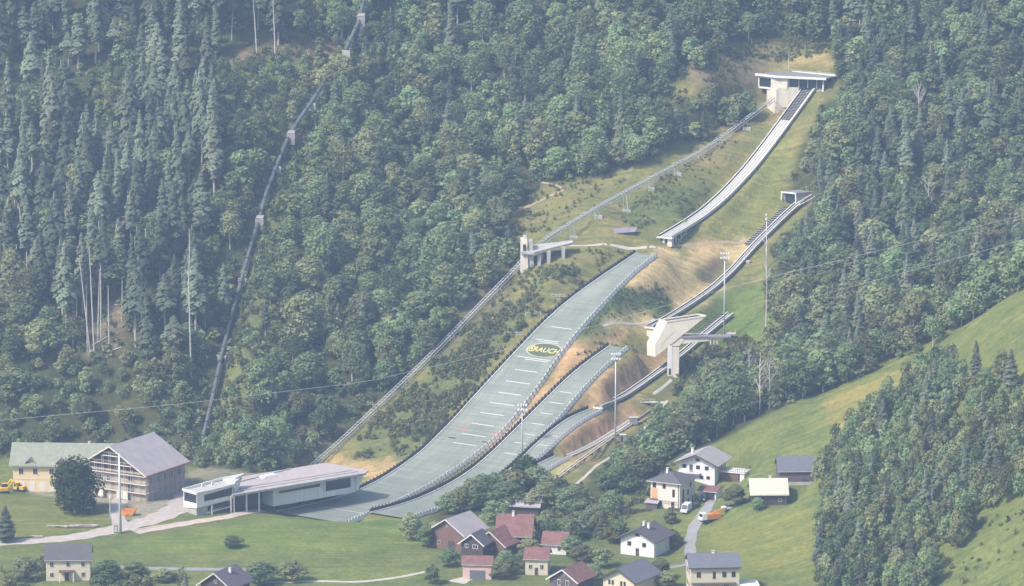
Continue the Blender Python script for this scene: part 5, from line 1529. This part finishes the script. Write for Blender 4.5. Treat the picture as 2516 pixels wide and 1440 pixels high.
# garage with red roof
ga = house(1738, 1228, -20, 'white garage with red flat roof beside the square house', 5.0, 6, 2.5, 3.1, M_RENDW, M_ROOFR, 'x', .5, group='garages and sheds', name='garage', cat='garage', doors=[])
MB().box(-2.1,-.9,-.06,-.003,0,2.1).build('garage_door', M_STEEL, ga); MB().box(-.7,2.1,-.05,-.003,0,2.1).build('garage_opening', M_DARK, ga)
# pale-roofed open shed
sd = house(1890, 1241, 2, 'open timber shed with pale greenish roof in the meadow', 9.6, 8.5, 3.3, 6.4, M_DKTIMB, M_ROOFL, 'x', .6, wins=[('f',3.0,1.0,.9,.9)], doors=[('f',-2.2,0,1.6,2.4)], chim=[(.6,4.6,6.2,1.0)], group='garages and sheds', name='shed', cat='shed', frame=M_WHITE)
for x in (-4.4,-1.0,4.4): MB().box(x-.12,x+.12,-1.3,-1.1,-1,2.9).build('post', M_BOARD, sd)
MB().box(-2.6,-2.3,-1.35,-1.1,-.5,3).build('blue_post', mat('blue_paint', (.06,.09,.3), .6), sd)
b = hit(1902, 1226); ss = thing('shade_sail', 'white triangular shade sail before the pale-roofed shed', 'sail', b + np.array([.6,-2,0]))
k = MB(); P = [(-2.0,0,1.9),(1.5,-.6,1.1),(1.5,.4,2.4)]
k.hexa([Vector(p) for p in P], [Vector(p)+Vector((0,.05,.05)) for p in P]); k.build('sail_cloth', M_WHITE, ss)
for x, y, z in ((-2.0,0,1.9),(1.55,.4,2.4)): MB().box(x-.05,x+.05,y-.05,y+.05,-.8,z).build('post', M_STEEL, ss)
# dark barn
bn = house(1957, 1192, 2, 'dark timber barn with blue-grey roof before the meadow wood', 9.6, 9, 4.2, 7.0, M_VTIMB, M_ROOFB, 'x', .5, group='garages and sheds', name='barn', cat='barn', doors=[('f',2.4,-.2,1.8,1.7)])
MB().box(-4.8,4.8,-.07,-.003,-2.4,.9).build('stone_base', M_CONC, bn)
# brown barn with grey roof at the village edge
house(1098, 1350, -33, 'reddish brown barn with big grey roof at the village edge', 11.0, 10.5, 4.9, 8.4, mat('red_brown_timber', (.16,.095,.075), .9, .25, 1.0), M_ROOFS, 'y', .9, [('f',0,6.2,.7,.6),('f',-2.5,1.2,1,1)], [('f',1.5,0,2.2,2.6)], group='houses of the village', name='barn', cat='barn')
rh = house(1262, 1352, -6, 'house with large red roof and pale chimney in the village', 8.6, 11, 4.6, 8.6, M_TIMBER, M_ROOFR, 'x', .9, [('f',-2.2,2.4,1.0,1.1),('f',1.2,2.4,2.4,1.3)], [], [(-.6,5,8.6,1.0)])
house(1205, 1362, -30, 'lower red-roofed wing joined to the big red-roofed house', 9.0, 9.0, 3.0, 6.3, M_TIMBER, M_ROOFR, 'y', .7, [('f',0,1.2,1.2,1)], [])
house(1160, 1372, -24, 'small dark brown gabled cottage before the red roofs', 6.4, 6, 4.2, 6.6, M_DKTIMB, M_ROOFD, 'y', .7, [('f',-1.6,2.7,1.0,1.1),('f',.9,2.7,1.6,1.1)], [], frame=M_WHITE)
house(1362, 1362, -10, 'low cottage with red roof right of the big red-roofed house', 6.4, 6.5, 3.0, 5.4, M_RENDW, M_ROOFR, 'x', .5, [('f',-1.5,1,.9,1),('f',1.3,1,.9,1)], [])
house(1282, 1268, -12, 'grey weathered shed half hidden among trees above the red roofs', 9.5, 6, 3.2, 5.2, M_DKTIMB, M_ROOFS, 'x', .7, [], [('f',2,0,1.6,2)], group='garages and sheds', name='shed', cat='shed')
house(1566, 1366, -27, 'white gabled house with dark violet roof below the square house', 10.0, 10.0, 4.8, 7.2, M_RENDW, M_ROOFD, 'y', 1.1, [('f',0,5.4,1.2,.8),('f',-2.4,2.6,1.1,1.2),('f',2,2.6,1.1,1.2)], [('f',0,0,1,2.1)], [(1.2,4.5,7.2,1.0),(-.6,5.4,7.4,.9)], frame=M_DKTIMB)
yh = house(168, 1428, 3, 'pale yellow house with entrance porch at the lower left edge', 11.6, 8, 6.0, 9.0, M_RENDC, M_ROOFD, 'x', .5, [('f',-4.3,1.0,1,1.3),('f',3.9,1.0,1,1.3),('f',-4.3,3.8,1,1.3),('f',0,3.8,1,1.3),('f',3.9,3.8,1,1.3)], [('f',-.4,0,1.1,2.1)])
MB().box(-2.4,1.6,-2.0,-.02,2.7,2.95).build('porch_roof', M_TIMBER, yh)
for x in (-2.2,1.4): MB().box(x-.12,x+.12,-1.9,-1.7,-.5,2.7).build('porch_post', M_WHITE, yh)
house(530, 1476, -28, 'dark violet roof of a house cut by the lower edge', 9.0, 9.5, 4.2, 7.4, M_DKTIMB, mat('violet_tiles', (.12,.10,.12), .8, .15, 1.0), 'y', .9, [('f',0,4.6,.9,.8)], [], [(1.4,5,7.0,.8)])
house(1384, 1466, -30, 'dark violet timber house with red roof at the lower edge', 8.0, 9.0, 4.6, 7.2, M_VTIMB, M_ROOFR, 'y', .8, [('f',-1.2,2.8,1.0,1.6),('f',1.2,2.8,1.0,1.6),('f',0,5.4,.7,.6)], [], frame=M_WHITE)
house(1520, 1470, -32, 'cream house with large blue-grey roof at the lower edge', 9.4, 12, 5.2, 7.8, M_RENDC, M_ROOFB, 'y', 1.0, [('f',-2.8,3.4,.6,1.2),('f',-1.8,3.4,.6,1.2),('f',.8,3.4,.6,1.2),('f',1.8,3.4,.6,1.2)], [], frame=M_DKTIMB)
lh = house(1756, 1480, 4, 'long pale yellow house with row of windows at the lower edge', 12.6, 9, 9.4, 11.8, M_RENDC, M_ROOFB, 'x', .6, [('f',-4.2,6.6,1.0,1.4),('f',-.2,6.2,.7,1.9),('f',2.4,6.6,1.0,1.4),('f',4.8,6.6,1.0,1.4),('l',3,6.8,.9,1.2),('l',6.2,6.8,.9,1.2),('l',3,3.4,.9,1.2),('l',6.2,3.4,.9,1.2),('f',-3,3,1.2,1.4),('f',3,3,1.2,1.4)], [], [(0,4.5,11.6,.9)], frame=M_DKTIMB)
MB().box(-6.1,5.4,-1.3,-.02,5.0,5.2).build('balcony', M_VTIMB, lh); MB().box(6.4,11.5,-1,5,4.2,4.5).build('terrace', M_RENDW, lh); MB().box(6.6,11,-.6,4.6,-2,4.2).build('annex', M_RENDC, lh)
pg = house(1172, 1424, -4, 'pink rendered garage with grey door beside the pale yard', 7.6, 6, 4.2, 5.6, mat('pink_render', (.6,.42,.36), .85, .08, .4), M_ROOFR, 'x', .4, [], [], group='garages and sheds', name='garage', cat='garage')
MB().box(-1.9,2.2,-.06,-.003,0,2.5).build('garage_door', M_ROOFB, pg)
house(1318, 1414, -6, 'cream house showing only its front between the red roofs', 6.0, 7, 4.6, 6.6, M_RENDC, M_ROOFR, 'x', .5, [('f',-1.6,1.6,.9,1.3),('f',1.4,1.6,.9,1.3)], [('f',0,0,.9,2)])

# ---------------------------------------------------------------- yellow building with scaffolded wing
yb_ = house(156, 1208, -3, 'long yellow building with mossy roof behind the big dark tree', 29.6, 11, 8.6, 13.2, M_RENDY, M_ROOFM, 'x', 1.0,
    [('f',-12.4,5.0,1.4,1.9),('f',-8.2,5.0,1.4,1.9),('f',-3.4,5.0,1.4,1.9),('f',1.2,5.0,1.4,1.9),('f',6.2,5.0,1.4,1.9)], [], [(7.0,5.6,12.6,1.2)], group='large buildings at the lower left', name='building', cat='building')
for x in (-9.6, -.6):
    d = MB().box(x-1.1,x+1.1,-.14,.6,7.2,8.7).poly([(x-1.2,-.15,8.7),(x+1.2,-.15,8.7),(x,-.15,9.8)]).build('dormer', M_RENDC, yb_)
    k = MB(); slab_quad(k, [(x-1.5,-.9,8.5),(x,-.9,9.95),(x,2.6,9.95),(x-1.5,1.6,8.5)], .12); slab_quad(k, [(x,-.9,9.95),(x+1.5,-.9,8.5),(x+1.5,1.6,8.5),(x,2.6,9.95)], .12); k.build('dormer_roof', M_ROOFM, yb_)
for x in (-12.3,-9.2,-6.1,-3.0,.1,3.2): MB().box(x-.95,x+.95,-.05,-.003,0,2.9).build('gate', M_RENDP, yb_)
MB().box(-14.6,14.6,-.08,-.003,3.5,3.75).build('cornice', M_RENDC, yb_)
# scaffolded house
SCA = R(-30)
b = hit(357, 1233)
sc = thing('scaffolded_house', 'large grey-roofed house wrapped in scaffolding behind the orange skip', 'house', b, SCA, 'large buildings at the lower left')
WL, WR, DD = 8.3+11.7-1.0, 0, 20.0
x0, xa, x1 = -19.0, -11.4, 0.0
zl, za, zr = 10.2, 14.8, 8.2
MB().hexa([(x0,0,-2),(x1,0,-2),(x1,DD,-2),(x0,DD,-2)],[(x0,0,zr),(x1,0,zr),(x1,DD,zr),(x0,DD,zr)]).build('wall', mat('raw_render', (.40,.34,.28), .9, .15, .4), sc)
for y, s in ((.0,1),(DD,-1)):
    pts = [(x0,y,zr),(x1,y,zr),(xa,y,za-.2),(x0,y,zl-.1)]; MB().poly(pts if s > 0 else pts[::-1]).build('gable', M_DKTIMB, sc)
MB().box(x0+.3,x1-.3,-.12,-.004,zr-1.2,zr-.6).build('timber_band', M_DKTIMB, sc)
k = MB(); slab_quad(k, [(x0-.8,-1.2,zl-.5),(xa,-1.2,za),(xa,DD+1,za),(x0-.8,DD+1,zl-.5)], .25); k.build('roof', M_ROOFS, sc)
k = MB(); slab_quad(k, [(xa,-1.2,za),(x1+1.2,-1.2,zr-.75),(x1+1.2,DD+1,zr-.75),(xa,DD+1,za)], .25); k.build('roof', M_ROOFS, sc)
MB().bar((x1+1.25,-1.2,zr-.6),(x1+1.25,DD+1,zr-.6),.3,.35).build('eaves_board', mat('reddish_board', (.38,.16,.15), .8, .15, 1), sc)
k = MB().bar((xa,-1.25,za+.1),(x1+1.2,-1.25,zr-.65),.12,.35).bar((x0-.8,-1.25,zl-.4),(xa,-1.25,za+.1),.12,.35); k.build('verge_board', M_CREAM, sc)
for s, z, w_, h_ in ((-5.4,1.6,1.0,3.2),(-4.3,1.6,1.0,3.2),(-5.0,5.2,1.6,1.6),(-12.5,4.6,1.2,1.8),(-9.6,8.6,1.6,1.2),(-15,4.6,1.2,1.8)):
    window(sc, ([(s-w_/2,0,z),(s+w_/2,0,z),(s+w_/2,0,z+h_),(s-w_/2,0,z+h_)], (0,-1,0)))
for s in (3,6.5,10,13.5,17): window(sc, ([(0,s-.6,4.6),(0,s+.6,4.6),(0,s+.6,6.4),(0,s-.6,6.4)], (1,0,0)))
sf = thing('scaffold', 'pale steel and plank scaffolding around the grey-roofed house', 'scaffold', b, SCA)
pole = MB().tube([(0,0,-.5),(0,0,1)], .06, 5).mesh('pole', M_STEEL)
def pl(x, y, h): o = link('pole', pole, sf, (x, y, 0)); o.scale = (1,1,h)
for x in np.linspace(x0, x1+.9, 9):
    top = zr-.8 if x > xa else 8.2
    top = np.interp(x, [x0, xa, x1+.9], [zl-1.2, za-1.2, zr-1.2]); pl(x, -1.1, top); pl(x, -.35, top)
for y in np.linspace(0, DD, 9): pl(1.0, y, zr-1.6); pl(.35, y, zr-1.6)
for z in (2.4, 4.9, 7.3, 9.8, 12.2):
    xl = x0 if z < zl-1 else np.interp(z, [zl-1, za-1], [x0, xa]); xr = x1+.9 if z < zr-1 else np.interp(z, [zr-1, za-1], [x1+.9, xa])
    MB().box(xl, xr, -1.1, -.4, z-.08, z+.02).build('plank', M_CREAM, sf)
    MB().box(xl, xr, -1.16, -1.1, z+.9, z+.98).build('guard_rail', M_CONC, sf)
    if z < 7:
        MB().box(.4, 1.0, 0, DD, z-.06, z+.02).build('plank', mat('pink_plank', (.5,.36,.34), .8, .12, 1), sf); MB().box(1.0, 1.06, 0, DD, z+.85, z+.97).build('guard_rail', MATS['pink_plank'], sf)
# debris net sheets on the lower fronts
k = MB()
for x in (-18,-15.5,-9,-7): k.box(x, x+1.8, -1.22, -1.17, .2, 2.6)
k.build('board_sheet', M_CREAM, sf)

# ---------------------------------------------------------------- service building by the outrun
sb0 = atZ(484, 1268, float(H(*hit(484, 1268)[:2])))
SRZ = math.atan2(.643, .766)
sv = thing('service_building', 'modern white service building with angular cabin and long flat roof by the outrun', 'building', sb0, SRZ, 'large buildings at the lower left')
# raised cabin
MB().hexa([(0,0,2.2),(12.8,.3,3.0),(13.8,6.5,3.0),(0,6.3,1.4)],[(0,0,6.2),(12.8,.3,6.6),(13.8,6.5,6.8),(0,6.3,6.2)]).build('cabin_wall', M_WHITE, sv)
MB().hexa([(-.06,.15,3.6),(-.004,.15,3.6),(-.004,5.9,3.4),(-.06,5.9,3.4)],[(-.06,.15,5.9),(-.004,.15,5.9),(-.004,5.9,5.9),(-.06,5.9,5.9)]).build('cabin_window', M_GLASS, sv)
MB().hexa([(2.6,-.02,3.8),(12.4,.2,4.1),(12.4,.27,4.1),(2.6,.05,3.8)],[(2.6,-.02,5.6),(12.4,.2,6.3),(12.4,.27,6.3),(2.6,.05,5.6)]).build('cabin_window', M_GLASS, sv)
MB().hexa([(.3,.4,6.2),(12.8,.6,6.6),(19,4.2,7.2),(13,6.3,6.8),(.3,6.1,6.2)],[(.3,.4,6.3),(12.8,.6,6.7),(19,4.2,7.35),(13,6.3,6.95),(.3,6.1,6.3)]).build('cabin_roof', M_CONC, sv)
k = MB(); pr = [(-.1,-.1,6.45),(2.4,.0,6.5),(8.5,.1,6.7),(13.2,.3,7.0),(15.0,2.4,8.0),(19.6,4.6,8.2),(13.4,6.7,7.5),(7,6.7,7.0),(-.1,6.5,6.45),(-.1,-.1,6.45)]
for a, b_ in zip(pr[:-1], pr[1:]): k.bar(a, b_, .35, .6)
k.build('parapet', M_WHITE, sv)
MB().hexa([(13.4,.4,3.0),(16.5,2.6,5.0),(19,4.6,7.2),(13.9,6.4,5.5)],[(13.4,.4,6.9),(16.5,2.6,7.6),(19.1,4.6,7.9),(13.9,6.4,7.2)]).build('prow', M_WHITE, sv)
MB().hexa([(.6,.8,-1.5),(3.4,.8,-1.5),(3.4,5.6,-1.5),(.6,5.6,-1.5)],[(.2,.6,2.1),(12.6,.8,2.9),(13.2,6,2.9),(.2,5.8,1.6)]).build('base_wall', M_CONC, sv)
for y_ in (1.2,): MB().hexa([(4.2,.66,.7),(11,.74,1.2),(11,.8,1.2),(4.2,.72,.7)],[(4.2,.66,2.0),(11,.74,2.6),(11,.8,2.6),(4.2,.72,2.0)]).build('lower_window', M_GLASS, sv)
MB().bar((3.0,-.1,.3),(11.5,.1,.9),.12,.22).build('ramp_kerb', M_WHITE, sv)
# long hall
MB().hexa([(11.6,-.9,4.1),(58.5,-1.5,3.6),(61.0,.2,3.7),(57,15,4.0),(20,15,4.4),(14.5,7,4.3)],[(11.6,-.9,4.5),(58.5,-1.5,4.0),(61.0,.2,4.1),(57,15,4.4),(20,15,4.8),(14.5,7,4.7)]).build('hall_roof', mat('roof_gravel', (.4,.35,.34), .9, .14, .5), sv)
MB().bar((11.5,-1.0,4.25),(58.6,-1.6,3.75),.25,.6).build('roof_edge', M_CONC, sv)
MB().bar((16,8.5,4.85),(44,14.6,4.6),.35,.4).bar((22,4.0,4.6),(57,3.0,4.2),.3,.25).bar((15,1.6,4.62),(57.5,.8,4.16),.2,.2).build('roof_step', M_CONC, sv)
MB().hexa([(27,.6,-1.5),(56,0,-1.5),(56,13,-1.5),(27,13,-1.5)],[(27,.6,3.9),(56,0,3.55),(56,13,3.6),(27,13,3.9)]).build('hall_wall', M_WHITE, sv)
MB().hexa([(29,.46,2.0),(43.5,.15,2.0),(43.5,.22,2.0),(29,.53,2.0)],[(29,.46,2.7),(43.5,.15,2.75),(43.5,.22,2.75),(29,.53,2.7)]).build('slit_window', M_GLASS, sv)
MB().hexa([(45.4,.05,.3),(54.2,-.1,.2),(54.2,-.02,.2),(45.4,.12,.3)],[(45.4,.05,3.5),(54.2,-.1,3.3),(54.2,-.02,3.3),(45.4,.12,3.5)]).build('hall_gate', M_GLASS, sv)
for x in (44.8, 54.6): MB().box(x-.22,x+.22,-.35,.1,-1,3.6).build('gate_post', M_WHITE, sv)
MB().hexa([(56.1,-.3,-1),(56.8,-.3,-1),(56.8,11,-1),(56.1,11,-1)],[(56.1,-.6,3.6),(59.0,-.4,3.6),(59.0,11,3.6),(56.1,11,3.6)]).build('end_wall', M_WHITE, sv)
MB().hexa([(13.5,5.5,-1.5),(27,5.5,-1.5),(27,11,-1.5),(13.5,11,-1.5)],[(13.5,5.5,4.0),(27,5.5,3.9),(27,11,3.9),(13.5,11,4.0)]).build('recess_wall', M_VTIMB, sv)
for x in (5.0, 11.6, 12.6, 17.0, 21.4): MB().box(x-.17,x+.17,-.45,-.1,-2,4.0 if x > 11 else 2.3).build('column', M_WHITE, sv)
for i in range(2): MB().box(5.6+3*i,6.1+3*i,5.2-.6*i,5.6-.6*i,6.4,7.6).build('roof_vent', M_WHITE, sv)
MB().hexa([(30,9,4.65),(36,9.5,4.6),(36,11.5,4.6),(30,11.5,4.65)],[(31,9.4,5.2),(35,9.8,5.2),(35,11.2,5.2),(31,11.2,5.2)]).build('skylight', M_WHITE, sv)

# ---------------------------------------------------------------- vehicles
def car(u, v, rz, label, body, L=4.3, W=1.8, Hh=1.5, van=False, group='parked vehicles', base=None, name='car', cat='car'):
    b = hit(u, v) if base is None else base
    t = thing(name, label, cat, b, R(rz), group)
    hb = .95 if not van else 1.1
    pts = [(-L/2,.35),(L/2,.35),(L/2,hb*.85),(L/2-.9,hb),(-L/2+.15,hb),(-L/2,hb*.8)]
    k = MB(); n = len(pts)
    k.hexa([(x,-W/2,z) for x, z in pts], [(x,W/2,z) for x, z in pts]); k.build('body', body, t)
    cab = [(-L/2+.25,hb),(L/2-1.0,hb),(L/2-1.75,Hh),(-L/2+.6,Hh)] if not van else [(-L/2+.05,hb),(L/2-.75,hb),(L/2-1.3,Hh),(-L/2+.12,Hh)]
    MB().hexa([(x,-W/2+.1,z) for x, z in cab],[(x,W/2-.1,z) for x, z in cab]).build('cabin', M_GLASS if not van else body, t)
    MB().box(cab[3][0],cab[2][0],-W/2+.08,W/2-.08,Hh,Hh+.06).build('roof', body, t)
    if van:
        a, c = cab[1], cab[2]
        MB().hexa([(a[0]+.02,-W/2+.2,a[1]),(a[0]+.02,W/2-.2,a[1]),(a[0]+.08,W/2-.2,a[1]),(a[0]+.08,-W/2+.2,a[1])],[(c[0]+.02,-W/2+.2,c[1]-.1),(c[0]+.02,W/2-.2,c[1]-.1),(c[0]+.08,W/2-.2,c[1]-.1),(c[0]+.08,-W/2+.2,c[1]-.1)]).build('windscreen', M_GLASS, t)
        MB().box(-L/2-.03,-L/2,-W/2+.3,W/2-.3,hb+.2,Hh-.25).build('rear_window', M_GLASS, t)
    wm = MB().tube([(0,-.11,0),(0,.11,0)], .33, 10).mesh('wheel', M_TYRE); hm_ = MB().tube([(0,-.13,0),(0,.13,0)], .18, 8).mesh('rim', M_STEEL)
    for x in (-L/2+.8, L/2-.8):
        for y in (-W/2+.05, W/2-.05):
            o = link('wheel', wm, t, (x, y, .33)); link('rim', hm_, o)
    for y in (-W/2+.3, W/2-.3): MB().box(L/2,L/2+.03,y-.2,y+.2,.6,.78).build('headlight', M_WHITE, t)
    return t
car(1686, 1258, 250, 'white delivery van parked beside the square house', M_CARW, 5.0, 1.9, 2.3, True, name='van', cat='van')
car(1706, 1250, 240, 'dark car parked right beside the white van', M_CARD)
car(1730, 1229, 250, 'dark car in the opening of the red-roofed garage', M_CARD)
car(1792, 1252, 200, 'white car parked under the round tree', M_CARW)
car(1858, 1190, 20, 'small silver car behind the pale-roofed shed', M_CARS)
car(205, 1252, 195, 'pale van parked behind the big dark tree', M_CARW, 4.8, 1.9, 2.0, True, name='van', cat='van')
b = hit(1742, 1283)
tr = thing('truck', 'white and orange work truck on the asphalt lane', 'truck', b, R(205), 'parked vehicles')
MB().box(-3.2,2.2,-1.0,1.0,.6,.95).build('chassis', M_CARD, tr); MB().hexa([(1.0,-1.05,.9),(2.8,-1.05,.9),(2.8,1.05,.9),(1.0,1.05,.9)],[(1.0,-1.05,2.7),(2.3,-1.05,2.7),(2.3,1.05,2.7),(1.0,1.05,2.7)]).build('cab', M_CARW, tr)
MB().hexa([(2.5,-.9,1.75),(2.62,-.9,1.7),(2.62,.9,1.7),(2.5,.9,1.75)],[(2.36,-.9,2.5),(2.44,-.9,2.45),(2.44,.9,2.45),(2.36,.9,2.5)]).build('windscreen', M_GLASS, tr)
MB().box(-3.3,.8,-1.1,1.1,.95,2.3).build('load_box', M_ORANGE, tr); MB().bar((-1,0,2.4),(-4.6,.4,3.6),.4,.35).build('crane_arm', M_ORANGE, tr)
wm = MB().tube([(0,-.16,0),(0,.16,0)], .48, 10).mesh('wheel', M_TYRE)
for x in (-2.3,1.8):
    for y in (-.95,.95): link('wheel', wm, tr, (x, y, .48))
b = hit(316, 1266); sk = thing('skip_container', 'orange skip container on the gravel below the scaffolded house', 'skip', b, R(-12))
k = MB(); ins = .12
bt = [(-1.5,-.9,.15),(1.3,-.9,.15),(1.3,.9,.15),(-1.5,.9,.15)]; tpp = [(-1.7,-1.0,1.7),(2.2,-1.0,1.7),(2.2,1.0,1.7),(-1.7,1.0,1.7)]
for i in range(4): j = (i+1) % 4; k.quad(bt[i], bt[j], tpp[j], tpp[i]); k.quad(*[tuple(np.array(p)*np.array([.95,.93,1])) for p in (tpp[i], tpp[j], bt[j], bt[i])])
k.quad(bt[3], bt[2], bt[1], bt[0]); k.build('body', M_ORANGE, sk)
k = MB()
for i in range(4): k.bar(tpp[i], tpp[(i+1)%4], .14)
k.build('rim', M_ORANGE, sk); MB().box(-.2,0,-1.06,-.96,.3,1.6).build('rib', M_ORANGE, sk); MB().box(-1.2,1.4,-.8,.8,.2,1.3).build('rubble_load', M_BOARD, sk)
def digger(u, v, rz, label):
    b = hit(u, v); t = thing('excavator', label, 'excavator', b, R(rz), 'yellow site machines')
    for y in (-.9,.9): MB().hexa([(-1.5,y-.25,.0),(1.5,y-.25,.0),(1.5,y+.25,.0),(-1.5,y+.25,.0)],[(-1.7,y-.25,.7),(1.7,y-.25,.7),(1.7,y+.25,.7),(-1.7,y+.25,.7)]).build('crawler', M_TYRE, t)
    MB().box(-1.7,1.3,-1.1,1.1,.8,1.7).build('body', M_YELLOW, t); MB().box(-.2,1.2,.1,1.1,1.7,2.7).build('cab', M_GLASS, t); MB().box(-.25,1.25,.05,1.15,2.7,2.8).build('cab_roof', M_YELLOW, t)
    MB().bar((1.0,-.5,1.4),(3.0,-.5,3.4),.35,.45).bar((3.0,-.5,3.4),(4.3,-.5,1.6),.28,.35).build('boom', M_YELLOW, t); MB().hexa([(3.9,-.9,.7),(4.7,-.9,.7),(4.7,-.1,.7),(3.9,-.1,.7)],[(4.1,-.9,1.6),(4.5,-.9,1.6),(4.5,-.1,1.6),(4.1,-.1,1.6)]).build('bucket', M_DARK, t)
digger(8, 1212, 20, 'yellow excavator at the left picture edge before the yellow building')
digger(48, 1208, 160, 'yellow excavator in front of the yellow building gates')

# garden hedges and stone wall by the square house
def hedge(u, v, L, Dp, Hh, rz, label, m):
    b = hit(u, v); n = int(L*Dp*Hh*40)
    c = np.stack([rng.uniform(-L/2,L/2,n), rng.uniform(-Dp/2,Dp/2,n), rng.uniform(0,Hh,n)], 1)
    nr = rng.normal(size=(n,3)); nr[:,2] += .5; nr /= np.linalg.norm(nr, axis=1)[:,None]
    t = thing('hedge', label, 'hedge', b, R(rz), 'garden hedges'); link('leaves', quads_mesh('leaves', cards(c, nr, rng.uniform(.15,.32,n), rng), m), t)
    MB().box(-L/2+.15,L/2-.15,-Dp/2+.15,Dp/2-.15,-.5,Hh-.25).build('stems', M_DKTIMB, t)
rng = np.random.default_rng(5)
M_HEDGE = foliage('hedge_leaves', (.16,.17,.05), (.26,.25,.08), .02)
hedge(1565, 1262, 8.5, 1.0, 1.3, -4, 'clipped yellowish hedge in the garden left of the square house', M_HEDGE)
hedge(1563, 1238, 3.0, 1.0, 2.0, -4, 'small tall hedge behind the yellowish garden hedge', M_HEDGE)
hedge(1540, 1212, 14, 1.4, 1.5, 38, 'long dark hedge climbing toward the square house', M_SHRUB)
hedge(1660, 1256, 4.5, .8, .9, -28, 'low planted bed at the foot of the square house', M_SHRUB)
b = hit(1600, 1252); t = thing('garden_shed', 'low dark garden shelter between hedge and square house', 'shed', b, R(-20), 'garages and sheds')
MB().box(-1.6,1.6,0,2.4,-.5,1.7).build('wall', M_VTIMB, t); k = MB(); slab_quad(k, [(-2,-.4,1.7),(2,-.4,1.7),(2,2.6,2.3),(-2,2.6,2.3)], .12); k.build('roof', M_ROOFS, t)

# ---------------------------------------------------------------- single trees of village and valley
def lone(u, v, top, width, label, lib, i, m=None, group='single trees in village and valley', name='broadleaf_tree', cat='tree'):
    b = hit(u, v); s = pxm(b[1]); h = (v-top)/s/cP
    L = lib[i]
    plant_tree(name, lib, i, b - np.array([0,0,.15]), (width/s/2/(L[3]*1.12), h/L[2]), random.uniform(0,6.28), label, cat, group, m)
lone(185, 1258, 1130, 150, 'big dark round tree standing alone before the scaffolded house', BIGTREE, 0)
lone(14, 1332, 1240, 62, 'dark conical spruce at the lower left picture edge', SPRUCE, 0, name='spruce_tree', cat='spruce')
lone(1292, 1215, 1118, 105, 'dense tree at the foot of the third landing slope', BROAD, 0, M_DARKLEAF)
for j, (u, v, tp_, w_, lab) in enumerate([(1100,1262,1212,60,'small tree at the outermost left of the outrun end'),(1160,1250,1178,76,'leafy tree overlapping the outrun, behind the brown barn'),(1220,1245,1160,84,'tree overlapping the second outrun'),(1262,1240,1150,80,'tree directly left of the dense tree'),(1320,1225,1140,80,'tree directly right of the dense tree'),(1375,1235,1175,70,'tree below the lower end of the tow rails'),(1420,1240,1190,64,'tree beside the end of the gravel strip'),(1430,1285,1225,64,'tree above the village spruces, left side'),(1310,1262,1205,70,'tree behind the weathered shed'),(1500,1265,1205,60,'tree left of the clipped hedge'),(1135,1262,1195,70,'tree covering the end of the outrun, the left one'),(1190,1258,1165,86,'tall tree at the outrun end, left of the dense tree'),(1245,1262,1180,80,'tree between outrun end and weathered shed'),(1345,1250,1180,80,'tree right of the dense tree below the tow rails'),(1395,1262,1195,72,'tree above the red roofs, right of the weathered shed'),
    (1010,1328,1262,66,'bushy tree on the meadow left of the brown barn'),(1046,1345,1290,50,'narrow tree directly left of the brown barn'),(1345,1305,1250,56,'tree just right of the big red roof'),(1400,1330,1270,60,'tree between the low red cottage and small spruces'),(1455,1305,1240,60,'tree above the small spruces'),
    (1530,1212,1130,80,'tree left of the square house on the slope'),(1590,1175,1105,76,'tree behind the square house roof'),(1612,1128,1042,84,'bright green tree at the foot of the meadow crest'),(1490,1205,1150,60,'tree near the gravel strip below the tow rails'),(1565,1170,1110,60,'tree left of the white chalet'),
    (1806,1244,1192,62,'round tree between lane and pale-roofed shed'),(1645,1288,1250,40,'small bush-like tree below the white van'),(1862,1252,1222,36,'small tree below the shed sail'),(60,1424,1368,90,'tree at the lower left edge beside the yellow house'),(265,1436,1375,80,'tree right of the pale yellow house'),(640,1436,1380,76,'tree on the lower edge right of the violet roof'),(715,1430,1370,74,'tree beside the small green field at the lower edge'),
    (1228,1424,1378,56,'tree between pink garage and cream house'),(1258,1412,1370,48,'small tree behind the violet timber house'),(1622,1424,1372,60,'tree between the two lower edge houses'),(1640,1446,1400,60,'round bush at the lane by the lower edge'),(2460,940,860,50,'tree standing alone on the upper right meadow'),(2420,960,905,40,'small tree beside the lone meadow tree'),(570,1345,1316,56,'small round tree on the lower meadow'),(1060,1436,1385,40,'slim tree at the end of the farm track'),(1105,1392,1345,60,'tree below the brown barn'),(1215,1290,1228,70,'tree squeezed between brown barn and big red roof'),(1340,1335,1272,66,'tree hugging the right side of the big red roof'),(1405,1370,1315,60,'tree right of the low red cottage'),(1520,1330,1275,60,'tree above the white gabled house'),(1070,1330,1280,56,'tree at the back corner of the brown barn'),(1285,1395,1350,50,'small tree between the cream front and red roofs'),(1455,1430,1385,54,'tree between the violet and the blue-grey roofed houses'),(1300,1362,1322,50,'small tree before the big red roof'),(1430,1382,1335,64,'tree above the violet timber house'),(1480,1395,1345,60,'tree above the cream house with blue-grey roof'),(1240,1400,1352,50,'tree beside the pink garage, behind it'),(330,1420,1380,60,'low tree right of the lower left yellow house'),(400,1432,1395,56,'low tree left of the violet roof'),(1650,1345,1300,56,'tree at the lane right of the white gabled house')]):
    lone(u, v, tp_, w_*1.15, lab, BROAD, j % 9)
for u, v, tp_, w_, lab in ((1427,1322,1258,50,'small dark spruce in the village gardens, the left one'),(1482,1318,1252,48,'small dark spruce in the village gardens, the right one'),(2482,965,855,52,'spruce on the upper right meadow edge'),(455,1450,1405,22,'young slim spruce before the violet roof')):
    lone(u, v, tp_, w_, lab, SPRUCE, 0, name='spruce_tree', cat='spruce')
lone(1502, 1334, 1290, 60, 'yellowish bush beside the white gabled house', BROAD, 4, M_HEDGE, name='garden_bush', cat='bush')
